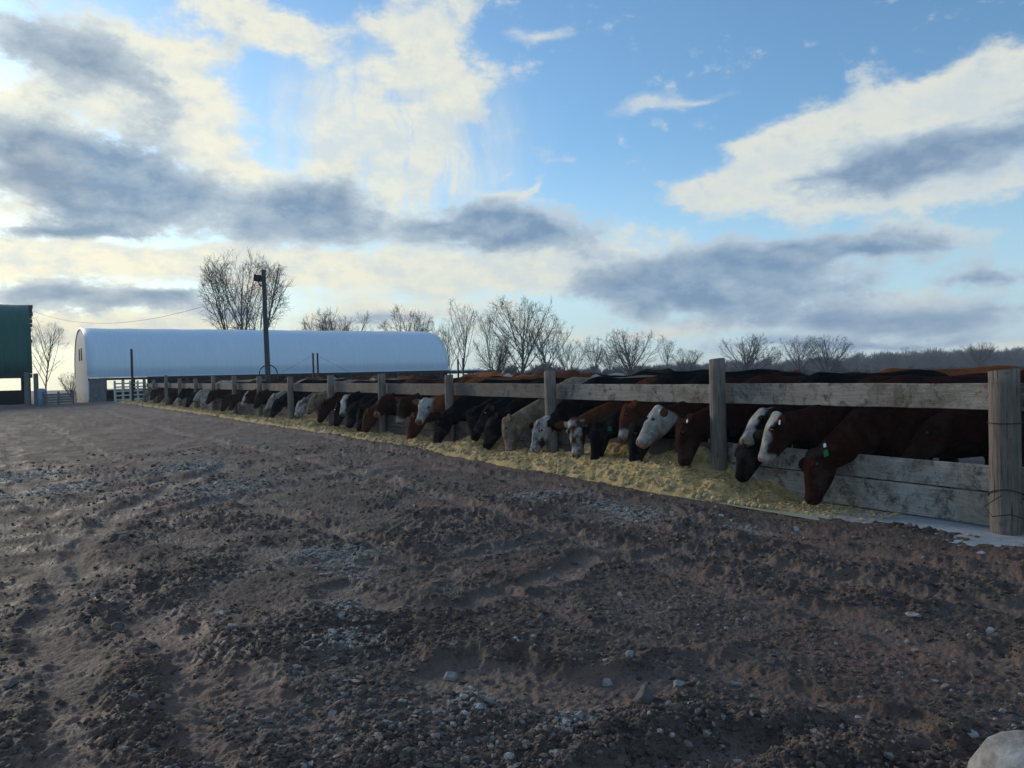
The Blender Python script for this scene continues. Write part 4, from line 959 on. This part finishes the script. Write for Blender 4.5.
set_tree(TA, 243, 254, 100, 'bark', 'tallest many-stemmed bare tree, behind the white barn roof left of the light pole', 18, .3, TG, .88)
set_tree(TE, 342, 309, 110, 'bark', 'round bare tree crown just showing over the middle of the white barn roof', 10, 1.0, TG, .85)
set_tree(TE, 326, 317, 118, 'barkpale', 'small bare crown left of the round one above the white roof', 10, 2.2, TG, .8)
set_tree(TC, 405, 306, 112, 'bark', 'dark bare tree behind the right end of the white roof', 12, 2.4, TG, .8)
set_tree(TB, 424, 318, 116, 'barkpale', 'small bare tree at the right end of the white roof', 12, .4, TG, .9)
set_tree(TD, 461, 298, 105, 'barkpale', 'tall thin pale bare tree just right of the white barn', 12, .9, TG, 1.0)
set_tree(TD, 448, 320, 108, 'barkpale', 'lower pale sapling touching the right end of the white barn', 12, 2.9, TG, 1.0)
set_tree(TD, 489, 304, 112, 'barkpale', 'tall feathery pale tree left of the big dark one', 12, 4.1, TG, .8)
set_tree(TE, 494, 336, 104, 'bark', 'low spreading bare tree in front of the feathery pale one', 10, 4.2, TG, 1.0)
set_tree(TC, 519, 296, 100, 'bark', 'biggest dark bare tree right of the white barn', 12, 1.2, TG, 1.0)
set_tree(TB, 549, 317, 101, 'bark', 'dark bare tree leaning right beside the biggest one', 12, 3.3, TG, 1.15)
set_tree(TC, 570, 340, 108, 'bark', 'low bare tree filling in right of the two dark ones', 12, 5.0, TG, 1.0)
set_tree(TB, 592, 336, 120, 'bark', 'slim bare tree above the pale cow back, right of the dark pair', 12, .1, TG, .9)
set_tree(TE, 632, 329, 120, 'bark', 'broad bare tree with fanning limbs left of the second post', 10, .5, TG, 1.1)
set_tree(TD, 665, 334, 128, 'barkpale', 'pale bare tree right of the fanning one', 12, 1.5, TG, 1.2)
set_tree(TC, 686, 348, 140, 'bark', 'low bare tree just left of the second post', 12, 2.0, TG, 1.3)
set_tree(TE, 743, 335, 118, 'bark', 'wide fan-shaped bare tree just right of the second post', 10, 3.7, TG, 1.2)
set_tree(TB, 772, 347, 140, 'barkpale', 'small pale bare tree between two broad ones', 12, 2.6, TG, 1.1)
set_tree(TC, 800, 336, 125, 'bark', 'open bare tree with two stems over the white-backed cow', 12, 4.0, TG, 1.25)
set_tree(TE, 826, 335, 128, 'bark', 'spreading bare tree right of the two-stemmed one', 10, 5.5, TG, 1.1)
set_tree(TD, 856, 350, 160, 'bark', 'slender bare tree where the far wood begins', 12, 5.1, TG, 1.2)
set_tree(TB, 906, 347, 180, 'bark', 'taller bare tree standing out of the far wood, left one', 12, 1.9, TG, 1.2)
set_tree(TE, 978, 342, 170, 'bark', 'round-crowned bare tree above the far wood near the end post', 10, 2.9, TG, 1.0)
set_tree(TB, 612, 345, 135, 'barkpale', 'small pale tree in the gap between slim and broad trees', 12, 4.4, TG, 1.2)
set_tree(TD, 44, 330, 92, 'barkpale', 'pale bare tree in the gap between the green shed and white barn', 10, 1.1, TG, 1.1)
set_tree(TE, 71, 372, 110, 'barkpale', 'tiny bare tree touching the left wall of the white barn', 10, 3.1, TG, .8)
# far wood and thicket
def wood(name, arr, tw, label, m='farwood'):
    VV, FF = [], []; off = 0; lib = []
    for q in range(5):
        T, Bs = grow_tree(seed=200+q, h=1., spread=.5, trunks=1, levels=3, bole=.10, dens=1.25, up=.12, tw=tw); lib.append(np.vstack([T, Bs]))
    for (x_, y_, hh) in arr:
        s_ = random.choice(lib).copy(); a = random.random()*6; c_, n_s = math.cos(a), math.sin(a)
        for o_ in (0, 3):
            xx = s_[:, o_]*c_-s_[:, o_+1]*n_s; yy = s_[:, o_]*n_s+s_[:, o_+1]*c_; s_[:, o_] = xx*1.1; s_[:, o_+1] = yy*1.1
        s_ *= hh; g_ = float(gheight(x_, y_)); s_[:, 0] += x_; s_[:, 3] += x_; s_[:, 1] += y_; s_[:, 4] += y_; s_[:, 2] += g_; s_[:, 5] += g_
        v, f = tubes(s_, 3); VV.append(v); FF.append(f+off); off += len(v)
    tag(link(name, npmesh(name, np.vstack(VV), np.vstack(FF)), M[m]), label, 'wood', kind='stuff')
arr = []
for q in range(420):
    px = 560+560*random.random()**.8; Y_ = 260+130*random.random(); t_ = at_y(px, np.interp(px, [560, 700, 840, 900, 1100], [367, 363, 357, 351, 348])+random.gauss(0, 1.5), Y_); g_ = float(gheight(t_[0], Y_)); arr.append((t_[0], Y_, max(4, (t_[2]-g_)*(.85+.25*random.random()))))
wood('far_wood', arr, .006, 'far grey bare wood along the horizon on the right')
arr = []
for q in range(240):
    px = 470+570*random.random(); Y_ = 130+40*random.random(); top_ = np.interp(px, [470, 560, 600, 700, 1040], [372, 368, 368, 369, 370])+random.gauss(0, 3); t_ = at_y(px, top_, Y_); g_ = float(gheight(t_[0], Y_)); arr.append((t_[0], Y_, max(1.5, t_[2]-g_)))
wood('thicket', arr, .009, 'low bare brush behind the pens below the trees')

# ------------------------------------------------------------------ sky and light
SUN_AZ = R(-47); SUN_EL = R(15)
world = bpy.data.worlds.new('World'); scene.world = world; world.use_nodes = True
t = NT(world.node_tree); bg = t.N['Background']
sky = t.n('ShaderNodeTexSky', sky_type='NISHITA', sun_disc=False, sun_elevation=R(15), sun_rotation=SUN_AZ, air_density=1.0, dust_density=.6, ozone_density=2.5, altitude=100)
gen = t.n('ShaderNodeTexCoord').outputs['Generated']; sp = t.n('ShaderNodeSeparateXYZ', {0: gen})
dx, dy, dz = sp.outputs
az = t.m('ARCTAN2', dx, dy); el = t.m('ARCSINE', dz)
pz = t.m('ADD', t.m('MAXIMUM', dz, 0.), .10)
pp = t.n('ShaderNodeCombineXYZ', {0: t.m('DIVIDE', dx, pz), 1: t.m('DIVIDE', dy, pz), 2: 0.}).outputs[0]
ae = t.n('ShaderNodeCombineXYZ', {0: az, 1: el, 2: 0.}).outputs[0]
def cnoise(vec, sc, det, rough, off=0.):
    nd = t.n('ShaderNodeTexNoise', {'Vector': vec, 'Scale': sc, 'Detail': det, 'Roughness': rough}); return nd
wn = t.n('ShaderNodeTexNoise', {'Vector': t.scale(ae, 1, 2.1, 1), 'Scale': 5.5, 'Detail': 5., 'Roughness': .58})
warp = t.n('ShaderNodeVectorMath', {0: t.n('ShaderNodeVectorMath', {0: wn.outputs[1], 1: (.5, .5, .5)}, operation='SUBTRACT').outputs[0], 1: (.13, .065, 0)}, operation='MULTIPLY').outputs[0]
aw = t.n('ShaderNodeVectorMath', {0: ae, 1: warp}, operation='ADD').outputs[0]
def ang(px, py):
    r = ray(px, py); r = r/np.linalg.norm(r); return math.atan2(r[0], r[1]), math.asin(r[2])
def blobs(lst, vec):
    acc = None
    for (px, py, rx, ry, rot, w) in lst:
        a, e = ang(px, py); mp = t.n('ShaderNodeMapping', {0: vec, 1: (a, e, 0), 2: (0, 0, R(rot)), 3: (rx/F*1.35, ry/F*1.35, 1)}, vector_type='TEXTURE')
        g = t.n('ShaderNodeTexGradient', {0: mp.outputs[0]}, gradient_type='QUADRATIC_SPHERE').outputs[1]
        acc = t.m('MULTIPLY', g, w) if acc is None else t.m('MULTIPLY_ADD', g, w, acc)
    return acc
fine = t.noise(t.scale(ae, 1, 1.6, 1), 13, 9, .66)
fine2 = t.noise(t.scale(pp, 1, 1, 1), 1.3, 7, .6)
Wl = [(240, 12, 90, 26, -10, 1.4), (300, 35, 80, 34, -25, 1.1), (425, 50, 88, 74, 0, 1.9), (455, 95, 50, 26, -20, 1.1), (20, 130, 70, 70, 0, 1.6), (110, 105, 70, 50, 0, 1.3), (10, 200, 60, 40, 0, 1.0), (205, 120, 70, 60, -30, 1.3), (110, 40, 130, 55, 0, 1.1), (180, 70, 60, 50, 0, .9),
      (240, 165, 80, 40, -20, 1.3), (345, 168, 60, 22, 0, 1.1), (120, 262, 260, 30, 0, 2.2), (420, 275, 260, 40, 0, 1.8), (560, 262, 160, 35, 0, 1.4), (80, 325, 240, 20, 0, 1.6), (420, 320, 220, 25, 0, 1.0), (510, 200, 90, 20, 0, .8),
      (905, 112, 130, 52, 10, 1.8), (830, 130, 70, 46, 20, 1.2), (800, 160, 120, 42, 8, 1.7), (940, 185, 150, 36, 0, 1.5), (715, 185, 55, 20, 5, 1.3), (985, 105, 80, 46, 0, 1.5), (880, 195, 160, 30, 0, 1.0), (655, 230, 60, 26, 0, 1.0), (880, 240, 190, 22, 0, .9), (930, 300, 160, 16, 0, 1.1), (680, 330, 320, 16, 0, 1.0), (990, 345, 120, 14, 0, .9)]
Dl = [(75, 55, 120, 50, 0, .85), (140, 85, 70, 34, -30, .6), (15, 25, 50, 26, 0, .5), (70, 163, 145, 46, 0, 2.0), (150, 195, 105, 32, -5, 1.5), (70, 228, 130, 16, 0, 1.2), (320, 213, 86, 41, 0, 2.4), (245, 228, 50, 16, 0, .8), (425, 234, 60, 15, 0, 1.2), (512, 229, 102, 31, -3, 2.2),
      (50, 293, 80, 18, -3, 1.8), (160, 302, 80, 13, 3, 1.6), (240, 314, 60, 10, 0, 1.0), (400, 322, 120, 8, 0, .7), (970, 150, 130, 50, 4, 1.3), (890, 172, 110, 30, 4, 1.1), (800, 180, 60, 10, 0, .6),
      (770, 252, 185, 26, 0, 1.7), (650, 285, 110, 32, -5, 1.5), (740, 292, 160, 34, 0, 1.6), (890, 318, 210, 20, 0, 1.6), (990, 282, 60, 16, 0, 1.0), (840, 343, 210, 9, 0, 1.0), (860, 253, 80, 8, 0, .8)]
Cl = [(640, 106, 62, 12, 8, 1.1), (700, 97, 60, 6, 3, .8), (535, 188, 34, 8, 38, 1.3), (540, 33, 55, 10, 8, .9), (505, 170, 30, 7, 30, .7), (620, 143, 18, 8, -20, .7)]
Wd = blobs(Wl, aw); Dd = blobs(Dl, aw); Cd = blobs(Cl, aw)
# falling ice streaks under the high white cloud
stv = t.noise(t.scale(t.n('ShaderNodeVectorMath', {0: ae, 1: t.n('ShaderNodeVectorMath', {0: warp, 1: (.5, .2, 0)}, operation='MULTIPLY').outputs[0]}, operation='ADD').outputs[0], 1, .16, 1), 30, 6, .65)
Vd = t.m('MULTIPLY', blobs([(390, 150, 135, 100, 0, 3.0)], ae), t.rng(stv, .34, .68, .2, 1.2))
Wn = t.m('ADD', Wd, t.m('MULTIPLY', t.m('SUBTRACT', fine, .5), 2.6))
sh = t.n('ShaderNodeVectorMath', {0: t.scale(ae, 1, 1.6, 1), 1: (.012, .030, 0)}, operation='ADD').outputs[0]
rel = t.m('SUBTRACT', fine, t.noise(sh, 13, 9, .66))
Wm = t.rng(Wn, .18, .95, 0, 1, 'SMOOTHSTEP')
Dn = t.m('ADD', Dd, t.m('MULTIPLY', t.m('SUBTRACT', fine, .5), 2.4))
Dm = t.rng(Dn, .12, .62, 0, 1, 'SMOOTHSTEP'); Dk = t.rng(Dn, .2, 1.15, 0, 1, 'SMOOTHSTEP')
Cm = t.rng(t.m('ADD', Cd, t.m('MULTIPLY', t.m('SUBTRACT', fine, .5), 1.2)), .15, .9, 0, .65, 'SMOOTHSTEP')
# general broken cloud elsewhere in the sky (beside and behind the camera), thin
els = t.noise(pp, .9, 8, .58); outside = t.rng(t.m('ABSOLUTE', az), .85, 1.15)
Em = t.m('MULTIPLY', t.m('MULTIPLY', t.rng(els, .50, .66, 0, 1, 'SMOOTHSTEP'), outside), .7)
# sun side factor: warm on the left, low
ds = t.m('SUBTRACT', az, R(-36)); warm = t.m('MULTIPLY', t.rng(t.m('ABSOLUTE', ds), .0, .95, 1, 0, 'SMOOTHSTEP'), t.rng(el, .0, .5, 1, .35))
K = 1/.15
def k(c): return tuple(x*K for x in c)+(1,)
G_SKY = 1.0
skyc = t.mix(1, sky.outputs[0], (.66, .82, .88, 1), 'MULTIPLY')
hazec = t.mix(warm, k((.42, .58, .68)), k((.80, .76, .58))); hazec = t.mix(t.rng(el, .0, .045, .9, 0, 'SMOOTHSTEP'), hazec, k((.42, .50, .53)))
skyc = t.mix(t.rng(el, -.02, .30, .80, 0, 'SMOOTHSTEP'), skyc, hazec)
litc = t.mix(warm, k((.57, .58, .52)), k((.84, .77, .54)))
litc = t.mix(t.rng(t.m('ADD', fine2, t.m('MULTIPLY', rel, 1.6)), .30, .62, .55, 0), litc, k((.42, .49, .54)))
shadc = t.mix(warm, k((.125, .205, .32)), k((.16, .225, .31)))
edgec = t.mix(warm, k((.36, .44, .51)), k((.52, .56, .55)))
col = t.mix(t.m('MULTIPLY', t.m('MINIMUM', Vd, 1.), .85), skyc, litc)
col = t.mix(Cm, col, litc); col = t.mix(t.m('MULTIPLY', Wm, .92), col, litc)
bil = t.noise(t.scale(aw, 1, 1.9, 1), 5, 7, .6, .3)
cc = t.mix(t.rng(t.m('ADD', Dk, t.m('ADD', t.m('MULTIPLY', t.m('SUBTRACT', fine2, .5), .7), t.m('ADD', t.m('MULTIPLY', t.m('SUBTRACT', bil, .5), 1.6), t.m('MULTIPLY', rel, -1.7)))), .08, 1.15), edgec, shadc)
col = t.mix(t.m('MULTIPLY', Dm, .93), col, cc)
col = t.mix(Em, col, k((.56, .56, .56)))
t.L.new(col, bg.inputs[0]); bg.inputs[1].default_value = .15
sd_ = bpy.data.lights.new('sun', 'SUN'); sd_.energy = 1.4; sd_.angle = R(12); sd_.color = (1, .86, .68)
so = bpy.data.objects.new('sun', sd_); COL.objects.link(so)
dv = Vector((math.sin(SUN_AZ)*math.cos(SUN_EL), math.cos(SUN_AZ)*math.cos(SUN_EL), math.sin(SUN_EL))); so.rotation_euler = dv.to_track_quat('Z', 'Y').to_euler()
scene.view_settings.view_transform = 'Standard'; scene.view_settings.look = 'None'; scene.view_settings.gamma = 1; scene.view_settings.exposure = .5

hz = bm_done(bm_box(bm_new(), (60, 200, 12), (760, 560, 44)), 'haze', None)
hm = bpy.data.materials.new('haze'); hm.use_nodes = True; hn_ = hm.node_tree; hn_.nodes.remove(hn_.nodes['Principled BSDF'])
pv = hn_.nodes.new('ShaderNodeVolumePrincipled'); pv.inputs['Color'].default_value = (.80, .88, 1, 1); pv.inputs['Density'].default_value = .0007
hn_.links.new(pv.outputs[0], hn_.nodes['Material Output'].inputs['Volume']); hz.data.materials.append(hm); tag(hz, kind='stuff'); hz['label'] = 'thin bluish haze in the air over the yard and far wood'
for o in bpy.data.objects:
    l_ = o.get('label')
    if l_ and not (4 <= len(l_.split()) <= 16): print('LABEL', len(l_.split()), o.name, l_)
    if o.type == 'EMPTY' or o.parent is None:
        if not l_ and o.get('kind') is None and o.type not in ('CAMERA', 'LIGHT'): print('NOLABEL', o.name)
